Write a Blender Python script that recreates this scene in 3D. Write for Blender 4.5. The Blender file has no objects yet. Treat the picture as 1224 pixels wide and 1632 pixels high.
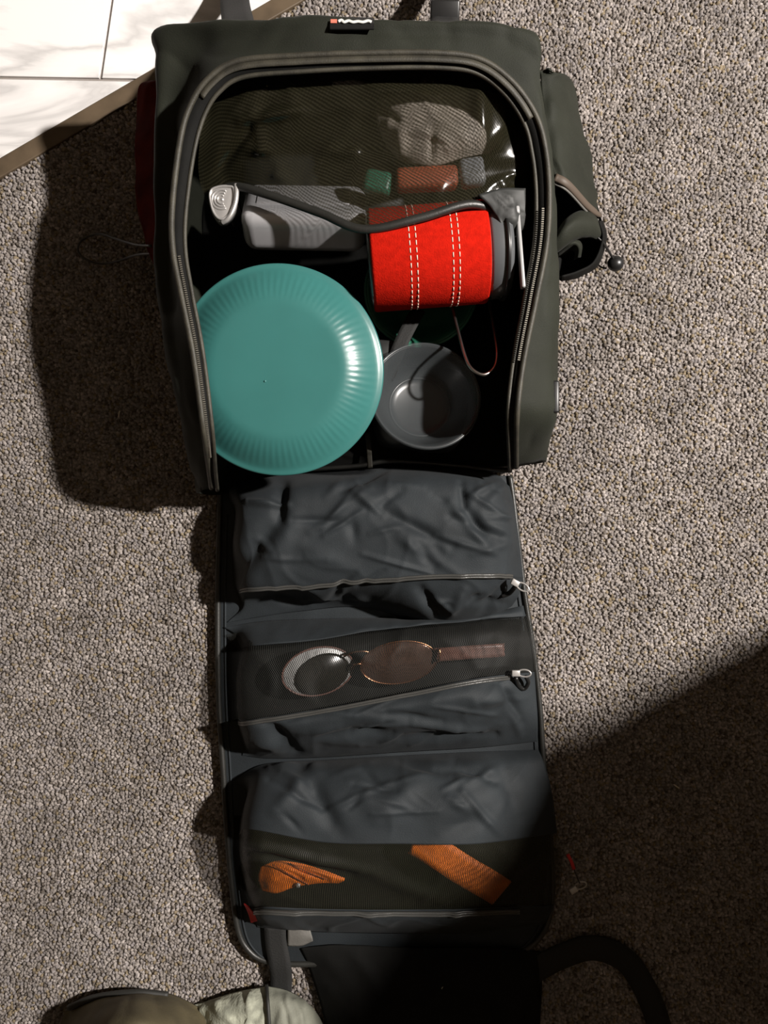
import bpy, bmesh, math, random
import numpy as np
from mathutils import Vector, Matrix, noise

random.seed(7)
rng = np.random.default_rng(7)
scene = bpy.context.scene
C = scene.collection

# ------------------------------------------------------------------ camera
CAM_H, FPX = 0.95, 1187.0
cd = bpy.data.cameras.new('camera')
cam = bpy.data.objects.new('camera', cd)
C.objects.link(cam)
cam.location = (0, 0, CAM_H)
cam.rotation_euler = (0, 0, 0)
cd.sensor_fit = 'VERTICAL'
cd.sensor_height = 24.0
cd.lens = 24.0 * FPX / 1632.0
cd.clip_start = 0.02
scene.camera = cam

# ------------------------------------------------------------------ world, lamp, exposure
w = bpy.data.worlds.new('world')
scene.world = w
w.use_nodes = True
w.node_tree.nodes['Background'].inputs[0].default_value = (1.0, 0.57, 0.16, 1)
w.node_tree.nodes['Background'].inputs[1].default_value = 0.034
LAMP = (1.83, 0.55, 2.1)
ld = bpy.data.lights.new('room_lamp', 'SPOT')      # a shaded lamp: its light goes down only
ld.spot_size = math.radians(165)
ld.spot_blend = 0.15
ld.energy = 680
ld.color = (1.0, 0.935, 0.875)
ld.shadow_soft_size = 0.05
lo = bpy.data.objects.new('room_lamp', ld)
lo.location = LAMP
C.objects.link(lo)
vs = scene.view_settings
vs.view_transform = 'Standard'
vs.look = 'None'
vs.gamma = 1.0
vs.use_curve_mapping = False
vs.exposure = 0.0

# ------------------------------------------------------------------ helpers
def P(u, v, z):
    k = (CAM_H - z) / FPX
    return np.array([(u - 612.0) * k, (816.0 - v) * k, z])

def PP(lst, z=None):
    return np.array([P(*(p if len(p) == 3 else (p[0], p[1], z))) for p in lst])

def cr(pts, n, closed=False):
    """Catmull-Rom along axis 0"""
    pts = np.asarray(pts, float)
    m = len(pts)
    if closed:
        ext = np.concatenate([pts[-1:], pts, pts[:2]])
        t = np.linspace(0, m, n, endpoint=False)
        i = np.clip(t.astype(int), 0, m - 1)
    else:
        ext = np.concatenate([2 * pts[:1] - pts[1:2], pts, 2 * pts[-1:] - pts[-2:-1]])
        t = np.linspace(0, m - 1, n)
        i = np.clip(t.astype(int), 0, m - 2)
    f = (t - i).reshape((-1,) + (1,) * (pts.ndim - 1))
    a, b, c, d = ext[i], ext[i + 1], ext[i + 2], ext[i + 3]
    return 0.5 * (2 * b + (c - a) * f + (2 * a - 5 * b + 4 * c - d) * f ** 2 + (3 * b - a - 3 * c + d) * f ** 3)

ORG = {}
def link(name, me, m, parent=None, loc=None, smooth=True):
    """geometry is given in world space; it is moved into the frame of its thing"""
    o = bpy.data.objects.new(name, me)
    C.objects.link(o)
    if m is not None:
        me.materials.append(m)
    if parent is not None:
        off = ORG[parent.name]
        o.parent = parent
        ORG[o.name] = off
    else:
        off = Vector(loc) if loc is not None else Vector((0, 0, 0))
        o.location = off
        ORG[o.name] = off
    if off.length > 0:
        me.transform(Matrix.Translation(-off))
    if smooth and len(me.polygons):
        me.polygons.foreach_set('use_smooth', [True] * len(me.polygons))
    me.update()
    return o

def tag(o, label, cat, group=None):
    o['label'] = label
    o['category'] = cat
    if group:
        o['group'] = group
    return o

def thing(name, label, cat, loc, group=None):
    o = bpy.data.objects.new(name, None)
    o.empty_display_size = 0.02
    C.objects.link(o)
    o.location = loc
    ORG[o.name] = Vector(loc)
    return tag(o, label, cat, group)

def mesh_from(verts, faces, uvs=None):
    me = bpy.data.meshes.new('mesh')
    me.from_pydata([tuple(map(float, v)) for v in verts], [], [tuple(int(i) for i in f) for f in faces])
    if uvs is not None:
        uvl = me.uv_layers.new(name='UVMap')
        li = np.zeros(len(me.loops), dtype=np.int32)
        me.loops.foreach_get('vertex_index', li)
        uvl.data.foreach_set('uv', np.asarray(uvs, dtype=np.float32)[li].ravel())
    return me

def grid_normals(g):
    du = np.gradient(g, axis=1)
    dv = np.gradient(g, axis=0)
    n = np.cross(du, dv)
    l = np.linalg.norm(n, axis=2, keepdims=True)
    return n / np.maximum(l, 1e-9)

def grid_mesh(g, th=0.0, flip=False):
    """surface grid (rows, cols, 3); th gives it a second skin below"""
    M, N = g.shape[:2]
    n = grid_normals(g)
    if flip:
        n = -n
    su = np.concatenate([np.zeros((M, 1)), np.cumsum(np.linalg.norm(np.diff(g, axis=1), axis=2), axis=1)], axis=1)
    sv = np.concatenate([np.zeros((1, N)), np.cumsum(np.linalg.norm(np.diff(g, axis=0), axis=2), axis=0)], axis=0)
    uv = np.stack([su, sv], axis=2).reshape(-1, 2)
    V = g.reshape(-1, 3)
    idx = np.arange(M * N).reshape(M, N)
    F = np.stack([idx[:-1, :-1], idx[:-1, 1:], idx[1:, 1:], idx[1:, :-1]], axis=2).reshape(-1, 4)
    if flip:
        F = F[:, ::-1]
    F = [tuple(f) for f in F]
    if th > 0:
        V2 = (g - n * th).reshape(-1, 3)
        o = M * N
        V = np.concatenate([V, V2])
        uv = np.concatenate([uv, uv])
        F2 = [tuple(int(i) + o for i in f[::-1]) for f in F]
        loop = list(idx[0, :]) + list(idx[1:, -1]) + list(idx[-1, -2::-1]) + list(idx[-2:0:-1, 0])
        if flip:
            loop = loop[::-1]
        S = [(loop[(k + 1) % len(loop)], loop[k], loop[k] + o, loop[(k + 1) % len(loop)] + o) for k in range(len(loop))]
        F = F + F2 + S
    return mesh_from(V, F, uv)

def seg_dist(px, py, a, b):
    ax, ay = a
    bx, by = b
    dx, dy = bx - ax, by - ay
    t = np.clip(((px - ax) * dx + (py - ay) * dy) / (dx * dx + dy * dy), 0, 1)
    return np.hypot(px - ax - t * dx, py - ay - t * dy), t

def cloth(ctrl, M, N, wr=0.0, wscale=30.0, seed=0, creases=(), th=0.0015, edge_fade=True, flip=False, stretch=(1, 1)):
    """smooth cloth through control rows of (u, v, z), with folds"""
    c = np.array([[P(*p) for p in row] for row in ctrl])
    g = cr(c, M)
    g = np.swapaxes(cr(np.swapaxes(g, 0, 1), N), 0, 1)
    n = grid_normals(g)
    if flip:
        n = -n
    d = np.zeros((M, N))
    fade = np.ones((M, N))
    if edge_fade:
        a = np.minimum(np.linspace(0, 1, M), np.linspace(1, 0, M))[:, None] * 7
        b = np.minimum(np.linspace(0, 1, N), np.linspace(1, 0, N))[None, :] * 9
        fade = np.clip(np.minimum(a, b), 0, 1)
    if wr > 0:
        for i in range(M):
            for j in range(N):
                q = Vector((g[i, j, 0] * wscale * stretch[0] + seed * 7.3, g[i, j, 1] * wscale * stretch[1], seed * 3.1))
                q2 = q + Vector((noise.noise(q * 0.6 + Vector((5, 0, 0))), noise.noise(q * 0.6 + Vector((0, 9, 0))), 0)) * 0.9
                v = noise.noise(q2)
                r = 1 - abs(noise.noise(q2 * 0.8 + Vector((3, 3, 3)))) * 3.0
                d[i, j] = wr * (0.8 * v + 0.8 * max(r, 0) ** 2 + 0.25 * noise.noise(q2 * 2.7))
    if len(creases):
        k = FPX / (CAM_H - g[:, :, 2])
        px = 612 + g[:, :, 0] * k
        py = 816 - g[:, :, 1] * k
        for (u0, v0, u1, v1, wd, dp) in creases:
            ds, t = seg_dist(px, py, (u0, v0), (u1, v1))
            d += dp * np.exp(-(ds / wd) ** 2) * (0.35 + 0.65 * np.sin(np.pi * np.clip(t, 0.05, 0.95)))
    g = g + n * (d * fade)[:, :, None]
    return grid_mesh(g, th, flip), g

def tube_geo(pts, r, sides=8, closed=False, flat=1.0, cap=True):
    pts = np.asarray(pts, float)
    n = len(pts)
    if closed:
        tan = np.roll(pts, -1, 0) - np.roll(pts, 1, 0)
    else:
        tan = np.gradient(pts, axis=0)
    tan /= np.maximum(np.linalg.norm(tan, axis=1, keepdims=True), 1e-9)
    up = np.array([0, 0, 1.0])
    V = []
    rr = np.broadcast_to(np.asarray(r, float), (n,))
    for i in range(n):
        t = tan[i]
        a = np.cross(t, up)
        if np.linalg.norm(a) < 1e-3:
            a = np.cross(t, np.array([0, 1.0, 0]))
        a /= np.linalg.norm(a)
        b = np.cross(a, t)
        for k in range(sides):
            th = 2 * math.pi * k / sides
            V.append(pts[i] + rr[i] * (math.cos(th) * a + flat * math.sin(th) * b))
    F = []
    for i in range(n if closed else n - 1):
        j = (i + 1) % n
        for k in range(sides):
            l = (k + 1) % sides
            F.append((i * sides + k, i * sides + l, j * sides + l, j * sides + k))
    if cap and not closed:
        F.append(tuple(range(sides))[::-1])
        F.append(tuple((n - 1) * sides + k for k in range(sides)))
    return V, F

def tube(name, ctrl, r, m, parent=None, n=60, sides=8, closed=False, flat=1.0, loc=None, raw=False):
    pts = PP(ctrl) if not raw else np.asarray(ctrl, float)
    pts = cr(pts, n, closed)
    V, F = tube_geo(pts, r, sides, closed, flat)
    return link(name, mesh_from(V, F), m, parent, loc)

def strap(name, ctrl, width, th, m, parent=None, n=50, twist=None, loc=None):
    """flat webbing along a path; its width lies across the path, level unless twisted"""
    pts = cr(PP(ctrl), n)
    tan = np.gradient(pts, axis=0)
    tan /= np.linalg.norm(tan, axis=1, keepdims=True)
    side = np.cross(tan, np.array([0, 0, 1.0]))
    side /= np.maximum(np.linalg.norm(side, axis=1, keepdims=True), 1e-6)
    up = np.cross(side, tan)
    tw = np.zeros(n) if twist is None else np.interp(np.linspace(0, 1, n), np.linspace(0, 1, len(twist)), twist)
    s2 = side * np.cos(tw)[:, None] + up * np.sin(tw)[:, None]
    g = np.stack([pts + s2 * width * f for f in (-0.5, -0.25, 0, 0.25, 0.5)], axis=1)
    return link(name, grid_mesh(g, th), m, parent, loc)

def merge(parts):
    V, F = [], []
    for v, f in parts:
        o = len(V)
        V += [tuple(x) for x in v]
        F += [tuple(i + o for i in q) for q in f]
    return V, F

def lathe(profile, seg=96, mod=None):
    V, F = [], []
    for (r, z) in profile:
        for k in range(seg):
            a = 2 * math.pi * k / seg
            dz = mod(r, a) if mod else 0.0
            V.append((r * math.cos(a), r * math.sin(a), z + dz))
    for i in range(len(profile) - 1):
        for k in range(seg):
            l = (k + 1) % seg
            F.append((i * seg + k, i * seg + l, (i + 1) * seg + l, (i + 1) * seg + k))
    return V, F

def lathe_obj(name, profile, mtx, m, parent=None, seg=96, mod=None, loc=None):
    V, F = lathe(profile, seg, mod)
    me = mesh_from(V, F)
    bm = bmesh.new()
    bm.from_mesh(me)
    bmesh.ops.remove_doubles(bm, verts=bm.verts, dist=1e-6)
    bmesh.ops.recalc_face_normals(bm, faces=bm.faces)
    bm.to_mesh(me)
    bm.free()
    me.transform(mtx)
    return link(name, me, m, parent, loc)

def bevel_box(size, bev, seg=3):
    bm = bmesh.new()
    bmesh.ops.create_cube(bm, size=1)
    bmesh.ops.scale(bm, vec=size, verts=bm.verts)
    if bev > 0:
        bmesh.ops.bevel(bm, geom=list(bm.edges), offset=bev, segments=seg, profile=0.5, affect='EDGES')
    me = bpy.data.meshes.new('mesh')
    bm.to_mesh(me)
    bm.free()
    return me

def box_obj(name, size, bev, mtx, m, parent=None, loc=None, seg=3, smooth=True):
    me = bevel_box(size, bev, seg)
    me.transform(mtx)
    return link(name, me, m, parent, loc, smooth)

def prism(poly_xy, z0, z1, bev=0.0, seg=2):
    bm = bmesh.new()
    vs_ = [bm.verts.new((float(x), float(y), z0)) for x, y in poly_xy]
    f = bm.faces.new(vs_)
    if f.normal.z > 0 or True:
        bm.normal_update()
        if f.normal.z < 0:
            f.normal_flip()
    r = bmesh.ops.extrude_face_region(bm, geom=[f])
    bmesh.ops.translate(bm, vec=(0, 0, z1 - z0), verts=[g for g in r['geom'] if isinstance(g, bmesh.types.BMVert)])
    bmesh.ops.recalc_face_normals(bm, faces=bm.faces)
    if bev > 0:
        bm.edges.ensure_lookup_table()
        es = [e for e in bm.edges if all(v.co.z > max(z0, z1) - 1e-6 for v in e.verts)]
        bmesh.ops.bevel(bm, geom=es, offset=bev, segments=seg, profile=0.5, affect='EDGES')
    me = bpy.data.meshes.new('mesh')
    bm.to_mesh(me)
    bm.free()
    return me

def frame_at(loc, rx=0, ry=0, rz=0):
    return (Matrix.Translation(Vector([float(a) for a in loc])) @ Matrix.Rotation(rz, 4, 'Z')
            @ Matrix.Rotation(ry, 4, 'Y') @ Matrix.Rotation(rx, 4, 'X'))

# ------------------------------------------------------------------ materials
def mat(name, col, rough=0.6, metal=0.0, var=0.0, vscale=40.0, bump=0.0, bscale=400.0, sheen=0.0, spec=0.5,
        col2=None, trans=0.0, alpha=1.0, coat=0.0, subsurf=0.0, coords='Object', aniso=None):
    m = bpy.data.materials.new(name)
    m.use_nodes = True
    nt = m.node_tree
    b = nt.nodes['Principled BSDF']
    b.inputs['Base Color'].default_value = (*col, 1)
    b.inputs['Roughness'].default_value = rough
    b.inputs['Metallic'].default_value = metal
    b.inputs['Specular IOR Level'].default_value = spec
    b.inputs['Sheen Weight'].default_value = sheen
    b.inputs['Sheen Roughness'].default_value = 0.5
    b.inputs['Transmission Weight'].default_value = trans
    b.inputs['Alpha'].default_value = alpha
    b.inputs['Coat Weight'].default_value = coat
    if subsurf > 0:
        b.inputs['Subsurface Weight'].default_value = subsurf
        b.inputs['Subsurface Radius'].default_value = (0.004, 0.006, 0.006)
    tc = nt.nodes.new('ShaderNodeTexCoord')
    src = tc.outputs[coords]
    if aniso:
        mp = nt.nodes.new('ShaderNodeMapping')
        mp.inputs['Scale'].default_value = aniso
        nt.links.new(src, mp.inputs['Vector'])
        src = mp.outputs['Vector']
    if var > 0 or col2:
        nz = nt.nodes.new('ShaderNodeTexNoise')
        nz.inputs['Scale'].default_value = vscale
        nz.inputs['Detail'].default_value = 5
        nt.links.new(src, nz.inputs['Vector'])
        rp = nt.nodes.new('ShaderNodeValToRGB')
        c2 = col2 if col2 else tuple(min(1, c * (1 + var)) for c in col)
        c1 = col if col2 else tuple(c * (1 - var) for c in col)
        rp.color_ramp.elements[0].position = 0.35
        rp.color_ramp.elements[1].position = 0.65
        rp.color_ramp.elements[0].color = (*c1, 1)
        rp.color_ramp.elements[1].color = (*c2, 1)
        nt.links.new(nz.outputs['Fac'], rp.inputs['Fac'])
        nt.links.new(rp.outputs['Color'], b.inputs['Base Color'])
    if bump > 0:
        nb = nt.nodes.new('ShaderNodeTexNoise')
        nb.inputs['Scale'].default_value = bscale
        nb.inputs['Detail'].default_value = 3
        nt.links.new(src, nb.inputs['Vector'])
        bp = nt.nodes.new('ShaderNodeBump')
        bp.inputs['Strength'].default_value = bump
        bp.inputs['Distance'].default_value = 0.001
        nt.links.new(nb.outputs['Fac'], bp.inputs['Height'])
        nt.links.new(bp.outputs['Normal'], b.inputs['Normal'])
    return m

def math_node(nt, op, a, b=None):
    n = nt.nodes.new('ShaderNodeMath')
    n.operation = op
    for i, x in enumerate((a, b)):
        if x is None:
            continue
        if isinstance(x, (int, float)):
            n.inputs[i].default_value = x
        else:
            nt.links.new(x, n.inputs[i])
    return n.outputs[0]

def net_mat(name, col, period, hole, rough=0.45, hatch=False, solid=0.0, spec=0.5):
    """woven net: threads stay, the holes between them are open"""
    m = mat(name, col, rough, spec=spec)
    nt = m.node_tree
    b = nt.nodes['Principled BSDF']
    tc = nt.nodes.new('ShaderNodeTexCoord')
    sp = nt.nodes.new('ShaderNodeSeparateXYZ')
    mp = nt.nodes.new('ShaderNodeMapping')
    mp.inputs['Rotation'].default_value = (0, 0, math.radians(62 if hatch else 45))
    k = 2 * math.pi / period
    mp.inputs['Scale'].default_value = (k, k * (1.0 if hatch else 0.7), 1)
    nt.links.new(tc.outputs['UV'], mp.inputs['Vector'])
    nt.links.new(mp.outputs['Vector'], sp.inputs['Vector'])
    sx = math_node(nt, 'SINE', sp.outputs['X'])
    sy = math_node(nt, 'SINE', sp.outputs['Y'])
    pr = math_node(nt, 'ADD', math_node(nt, 'MULTIPLY', sx, sx), math_node(nt, 'MULTIPLY', sy, sy))
    if hatch:
        pr = math_node(nt, 'ADD', math_node(nt, 'MULTIPLY', sx, 0.55), math_node(nt, 'MULTIPLY', sy, 0.30))
        pr = math_node(nt, 'ADD', pr, 1.0)
    al = nt.nodes.new('ShaderNodeMapRange')
    al.inputs['From Min'].default_value = hole - 0.25
    al.inputs['From Max'].default_value = hole + 0.25
    al.inputs['To Min'].default_value = 0.80 if hatch else 1.0
    al.inputs['To Max'].default_value = solid
    nt.links.new(pr, al.inputs['Value'])
    nt.links.new(al.outputs['Result'], b.inputs['Alpha'])
    return m

M = {}
M['nylon'] = mat('black_nylon', (0.0185, 0.0225, 0.0255), 0.66, var=0.16, vscale=22, bump=0.35, bscale=900, sheen=0.02, spec=0.22)
M['nylon_olive'] = mat('dark_olive_nylon', (0.0165, 0.0182, 0.0128), 0.70, var=0.15, vscale=18, bump=0.35, bscale=900, sheen=0.02, spec=0.18)
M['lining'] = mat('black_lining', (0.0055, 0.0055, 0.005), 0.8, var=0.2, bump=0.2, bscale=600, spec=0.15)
M['piping'] = mat('dark_piping', (0.018, 0.018, 0.016), 0.42, var=0.2, bump=0.2, bscale=700)
M['tape'] = mat('zip_tape', (0.034, 0.031, 0.022), 0.6, var=0.35, vscale=60, bump=0.3, bscale=800)
M['coil'] = mat('zip_coil', (0.05, 0.05, 0.047), 0.28, bump=0.3, bscale=1200)
M['teeth'] = mat('zip_teeth', (0.35, 0.33, 0.28), 0.35, metal=0.7)
M['chrome'] = mat('polished_metal', (0.52, 0.505, 0.49), 0.34, metal=0.6, bump=0.03, bscale=300)
M['alu'] = mat('brushed_aluminium', (0.58, 0.58, 0.60), 0.40, metal=0.5, var=0.06, vscale=25, bump=0.03, bscale=500)
M['steel'] = mat('steel_wire', (0.6, 0.57, 0.54), 0.3, metal=1.0)
M['webbing'] = mat('black_webbing', (0.008, 0.008, 0.0075), 0.8, bump=0.5, bscale=500)
M['plastic_black'] = mat('black_plastic', (0.012, 0.012, 0.012), 0.35)
M['plastic_grey'] = mat('dark_grey_plastic', (0.09, 0.095, 0.10), 0.25, coat=0.4)
M['bar'] = mat('pale_grey_bar', (0.36, 0.36, 0.36), 0.3)
M['red_felt'] = mat('red_felt', (0.42, 0.0095, 0.0035), 0.95, var=0.12, vscale=160, bump=0.5, bscale=650, sheen=0.0, spec=0.05)
M['stitch'] = mat('pale_stitching', (0.82, 0.66, 0.55), 0.7)
M['teal'] = mat('teal_plastic', (0.036, 0.148, 0.138), 0.30, subsurf=0.15, spec=0.5, var=0.05, vscale=12, bump=0.02, bscale=200)
M['green'] = mat('dark_green_plastic', (0.028, 0.15, 0.095), 0.4)
M['clear'] = mat('frosted_clear_plastic', (0.062, 0.070, 0.074), 0.28, alpha=0.45, spec=0.6, coat=0.3)
M['pouch'] = mat('taupe_pouch_cloth', (0.40, 0.35, 0.30), 0.6, var=0.2, vscale=30, bump=0.3, bscale=300)
M['rust'] = mat('rust_red_cloth', (0.38, 0.09, 0.04), 0.6, var=0.2)
M['grey_wrap'] = mat('grey_wrapper', (0.25, 0.26, 0.28), 0.35, var=0.2)
M['copper'] = mat('copper_metal', (0.50, 0.23, 0.12), 0.3, metal=1.0)
M['lens_brown'] = mat('brown_mirrored_lens', (0.12, 0.062, 0.042), 0.15, metal=0.5)
M['lens_reflection'] = mat('painted_grey_reflection', (0.36, 0.36, 0.355), 0.4, metal=0.2)  # pale grey paints the reflection on the left lens
M['lens_reflection_dark'] = mat('painted_dark_reflection', (0.012, 0.010, 0.007), 0.2)  # dark middle of the painted reflection on the left lens
M['brown'] = mat('brown_temple', (0.16, 0.075, 0.058), 0.4)
M['orange'] = mat('orange_webbing', (0.88, 0.19, 0.012), 0.6, var=0.18, vscale=80, bump=0.5, bscale=500)
M['orange_dark'] = mat('orange_seam', (0.28, 0.06, 0.01), 0.6)
M['red'] = mat('red_cord', (0.55, 0.02, 0.02), 0.5)
M['dark_red'] = mat('maroon_cloth', (0.055, 0.004, 0.001), 0.95, var=0.3, bump=0.3, spec=0.03)
M['grey_tab'] = mat('grey_tab_cloth', (0.12, 0.115, 0.105), 0.6, bump=0.3)
M['white_print'] = mat('white_print', (0.62, 0.62, 0.6), 0.6)
M['red_print'] = mat('red_print', (0.62, 0.16, 0.11), 0.6)
M['black_sack'] = mat('black_sack_cloth', (0.012, 0.013, 0.012), 0.55, var=0.2)
M['grey_sack'] = mat('charcoal_cloth', (0.02, 0.021, 0.02), 0.6, var=0.2)
M['jacket'] = mat('grey_green_cloth', (0.20, 0.205, 0.165), 0.75, var=0.22, vscale=25, bump=0.4, bscale=500)
M['jacket_khaki'] = mat('khaki_cloth', (0.085, 0.07, 0.036), 0.75, var=0.2, vscale=25, bump=0.4, bscale=500)
M['fleece'] = mat('pale_fleece', (0.33, 0.34, 0.27), 0.95, var=0.35, vscale=60, bump=1.0, bscale=260)
M['seam'] = mat('dark_seam', (0.02, 0.02, 0.018), 0.6)
M['wood'] = mat('dark_wood', (0.11, 0.055, 0.03), 0.45, col2=(0.16, 0.085, 0.045), vscale=6, aniso=(1, 1, 12))
M['brass'] = mat('brass_knob', (0.6, 0.45, 0.2), 0.3, metal=1.0)
M['lint'] = mat('pale_lint', (0.6, 0.55, 0.45), 0.8)
M['ceiling'] = mat('ceiling_paint', (0.62, 0.57, 0.5), 0.9)
M['carpet_base'] = mat('carpet_backing', (0.10, 0.088, 0.077), 0.95, col2=(0.25, 0.225, 0.205), vscale=190, bump=1.0, bscale=260)
M['trim'] = mat('brown_metal_trim', (0.10, 0.072, 0.045), 0.5, var=0.2, vscale=30)
M['grout'] = mat('grey_grout', (0.30, 0.27, 0.25), 0.9, bump=0.3)
M['mesh_net'] = net_mat('black_net', (0.016, 0.0165, 0.015), 0.0034, 0.95, 0.6, spec=0.2)
M['mesh_net_fine'] = net_mat('black_fine_net', (0.022, 0.022, 0.015), 0.0031, 0.98, 0.42, spec=0.4)
M['film'] = net_mat('dark_clear_net_film', (0.019, 0.0175, 0.010), 0.0031, 0.95, 0.13, hatch=True, solid=0.38, spec=0.6)

# marble
def marble_mat():
    m = mat('white_marble', (0.86, 0.84, 0.83), 0.25, spec=0.4)
    nt = m.node_tree
    b = nt.nodes['Principled BSDF']
    tc = nt.nodes.new('ShaderNodeTexCoord')
    mp = nt.nodes.new('ShaderNodeMapping')
    mp.inputs['Rotation'].default_value = (0, 0, math.radians(-24))
    mp.inputs['Scale'].default_value = (1.0, 4.0, 1)
    mp.inputs['Location'].default_value = (0.7, 1.9, 0)
    nz = nt.nodes.new('ShaderNodeTexNoise')
    nz.inputs['Scale'].default_value = 2.2
    nz.inputs['Detail'].default_value = 6
    nz.inputs['Distortion'].default_value = 0.8
    rp = nt.nodes.new('ShaderNodeValToRGB')
    e = rp.color_ramp.elements
    e[0].position = 0.0
    e[0].color = (0.9, 0.882, 0.873, 1)
    e[1].position = 1.0
    e[1].color = (0.9, 0.882, 0.873, 1)
    for ps, c in ((0.44, 0.9), (0.5, 0.62), (0.53, 0.80), (0.58, 0.9)):
        k = e.new(ps)
        k.color = (c, c * 0.98, c * 0.97, 1)
    nt.links.new(tc.outputs['Object'], mp.inputs['Vector'])
    nt.links.new(mp.outputs['Vector'], nz.inputs['Vector'])
    nt.links.new(nz.outputs['Fac'], rp.inputs['Fac'])
    nt.links.new(rp.outputs['Color'], b.inputs['Base Color'])
    return m
M['marble'] = marble_mat()

def pile_mat():
    m = mat('carpet_pile_yarn', (0.2, 0.18, 0.16), 0.95, spec=0.1)
    nt = m.node_tree
    at = nt.nodes.new('ShaderNodeAttribute')
    at.attribute_name = 'Col'
    nt.links.new(at.outputs['Color'], nt.nodes['Principled BSDF'].inputs['Base Color'])
    return m
M['pile'] = pile_mat()

# ================================================================== SETTING
TB0, TB1 = P(0, 257, 0)[:2], P(440, 0, 0)[:2]          # edge between tiles and carpet
tdir = (TB1 - TB0) / np.linalg.norm(TB1 - TB0)
tnor = np.array([-tdir[1], tdir[0]])                    # points to the tiles

def clip_half(poly, p, n):
    """keep the side with (x-p).n >= 0"""
    out = []
    for i in range(len(poly)):
        a, b = np.array(poly[i]), np.array(poly[(i + 1) % len(poly)])
        da, db = (a - p) @ n, (b - p) @ n
        if da >= 0:
            out.append(a)
        if da * db < 0:
            out.append(a + (b - a) * da / (da - db))
    return out

R = 2.6
big = [(-R, -R), (R, -R), (R, R), (-R, R)]
carpet_poly = clip_half(big, TB0 - tnor * 0.020, -tnor)
floor = link('floor', prism(carpet_poly, -0.02, -0.001), M['carpet_base'], smooth=False)
floor['kind'] = 'structure'
floor['label'] = 'grey brown speckled carpet'

# carpet pile: short tufts
def build_pile():
    st = 0.0036
    xs = np.arange(-0.72, 0.72, st)
    ys = np.arange(-0.86, 0.78, st)
    X, Y = np.meshgrid(xs, ys)
    X = X + rng.uniform(-0.0016, 0.0016, X.shape)
    Y = Y + rng.uniform(-0.0016, 0.0016, Y.shape)
    X, Y = X.ravel(), Y.ravel()
    keep = ((X - TB0[0]) * tnor[0] + (Y - TB0[1]) * tnor[1]) < -0.021
    X, Y = X[keep], Y[keep]
    n = len(X)
    r = rng.uniform(0.0022, 0.0032, n)
    h = rng.uniform(0.0018, 0.0032, n)
    ang = rng.uniform(0, math.pi, n)
    lx, ly = rng.normal(0, 0.0012, n), rng.normal(0, 0.0012, n)
    V = np.zeros((n, 9, 3))
    for k in range(4):
        a = ang + k * math.pi / 2
        V[:, k] = np.stack([X + r * np.cos(a), Y + r * np.sin(a), np.full(n, -0.0009)], 1)
        V[:, 4 + k] = np.stack([X + lx * 0.7 + r * 0.8 * np.cos(a + 0.4), Y + ly * 0.7 + r * 0.8 * np.sin(a + 0.4), h * 0.72], 1)
    V[:, 8] = np.stack([X + lx, Y + ly, h], 1)
    base = np.arange(n)[:, None] * 9
    quads = np.array([[0, 1, 5, 4], [1, 2, 6, 5], [2, 3, 7, 6], [3, 0, 4, 7]])
    tris = np.array([[4, 5, 8], [5, 6, 8], [6, 7, 8], [7, 4, 8]])
    Q = (base[:, :, None] + quads[None]).reshape(-1)
    T = (base[:, :, None] + tris[None]).reshape(-1)
    loops = np.concatenate([Q, T])
    starts = np.concatenate([np.arange(n * 4) * 4, n * 16 + np.arange(n * 4) * 3])
    totals = np.concatenate([np.full(n * 4, 4), np.full(n * 4, 3)])
    me = bpy.data.meshes.new('mesh')
    me.vertices.add(n * 9)
    me.vertices.foreach_set('co', V.astype(np.float32).ravel())
    me.loops.add(len(loops))
    me.loops.foreach_set('vertex_index', loops.astype(np.int32))
    me.polygons.add(n * 8)
    me.polygons.foreach_set('loop_start', starts.astype(np.int32))
    me.polygons.foreach_set('loop_total', totals.astype(np.int32))
    me.update(calc_edges=True)
    # yarn colours: mixed grey, taupe, ochre and near black strands
    pal = np.array([[0.255, 0.228, 0.209], [0.205, 0.181, 0.165], [0.315, 0.283, 0.264], [0.205, 0.165, 0.112], [0.12, 0.102, 0.087], [0.23, 0.209, 0.204]])
    ch = rng.choice(len(pal), n, p=[0.30, 0.24, 0.13, 0.10, 0.10, 0.13])
    big_ = 1 + 0.14 * np.sin(X * 37 + 2 * np.sin(Y * 21)) * np.sin(Y * 31 + 1.5 * np.sin(X * 17))
    col = pal[ch] * (rng.uniform(0.80, 1.20, n) * big_)[:, None]
    ca = me.color_attributes.new('Col', 'FLOAT_COLOR', 'POINT')
    cc = np.ones((n, 9, 4), np.float32)
    cc[:, :, :3] = col[:, None, :]
    ca.data.foreach_set('color', cc.ravel())
    o = link('carpet_pile', me, M['pile'], floor)
    o['kind'] = 'stuff'
    return o
build_pile()

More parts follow.
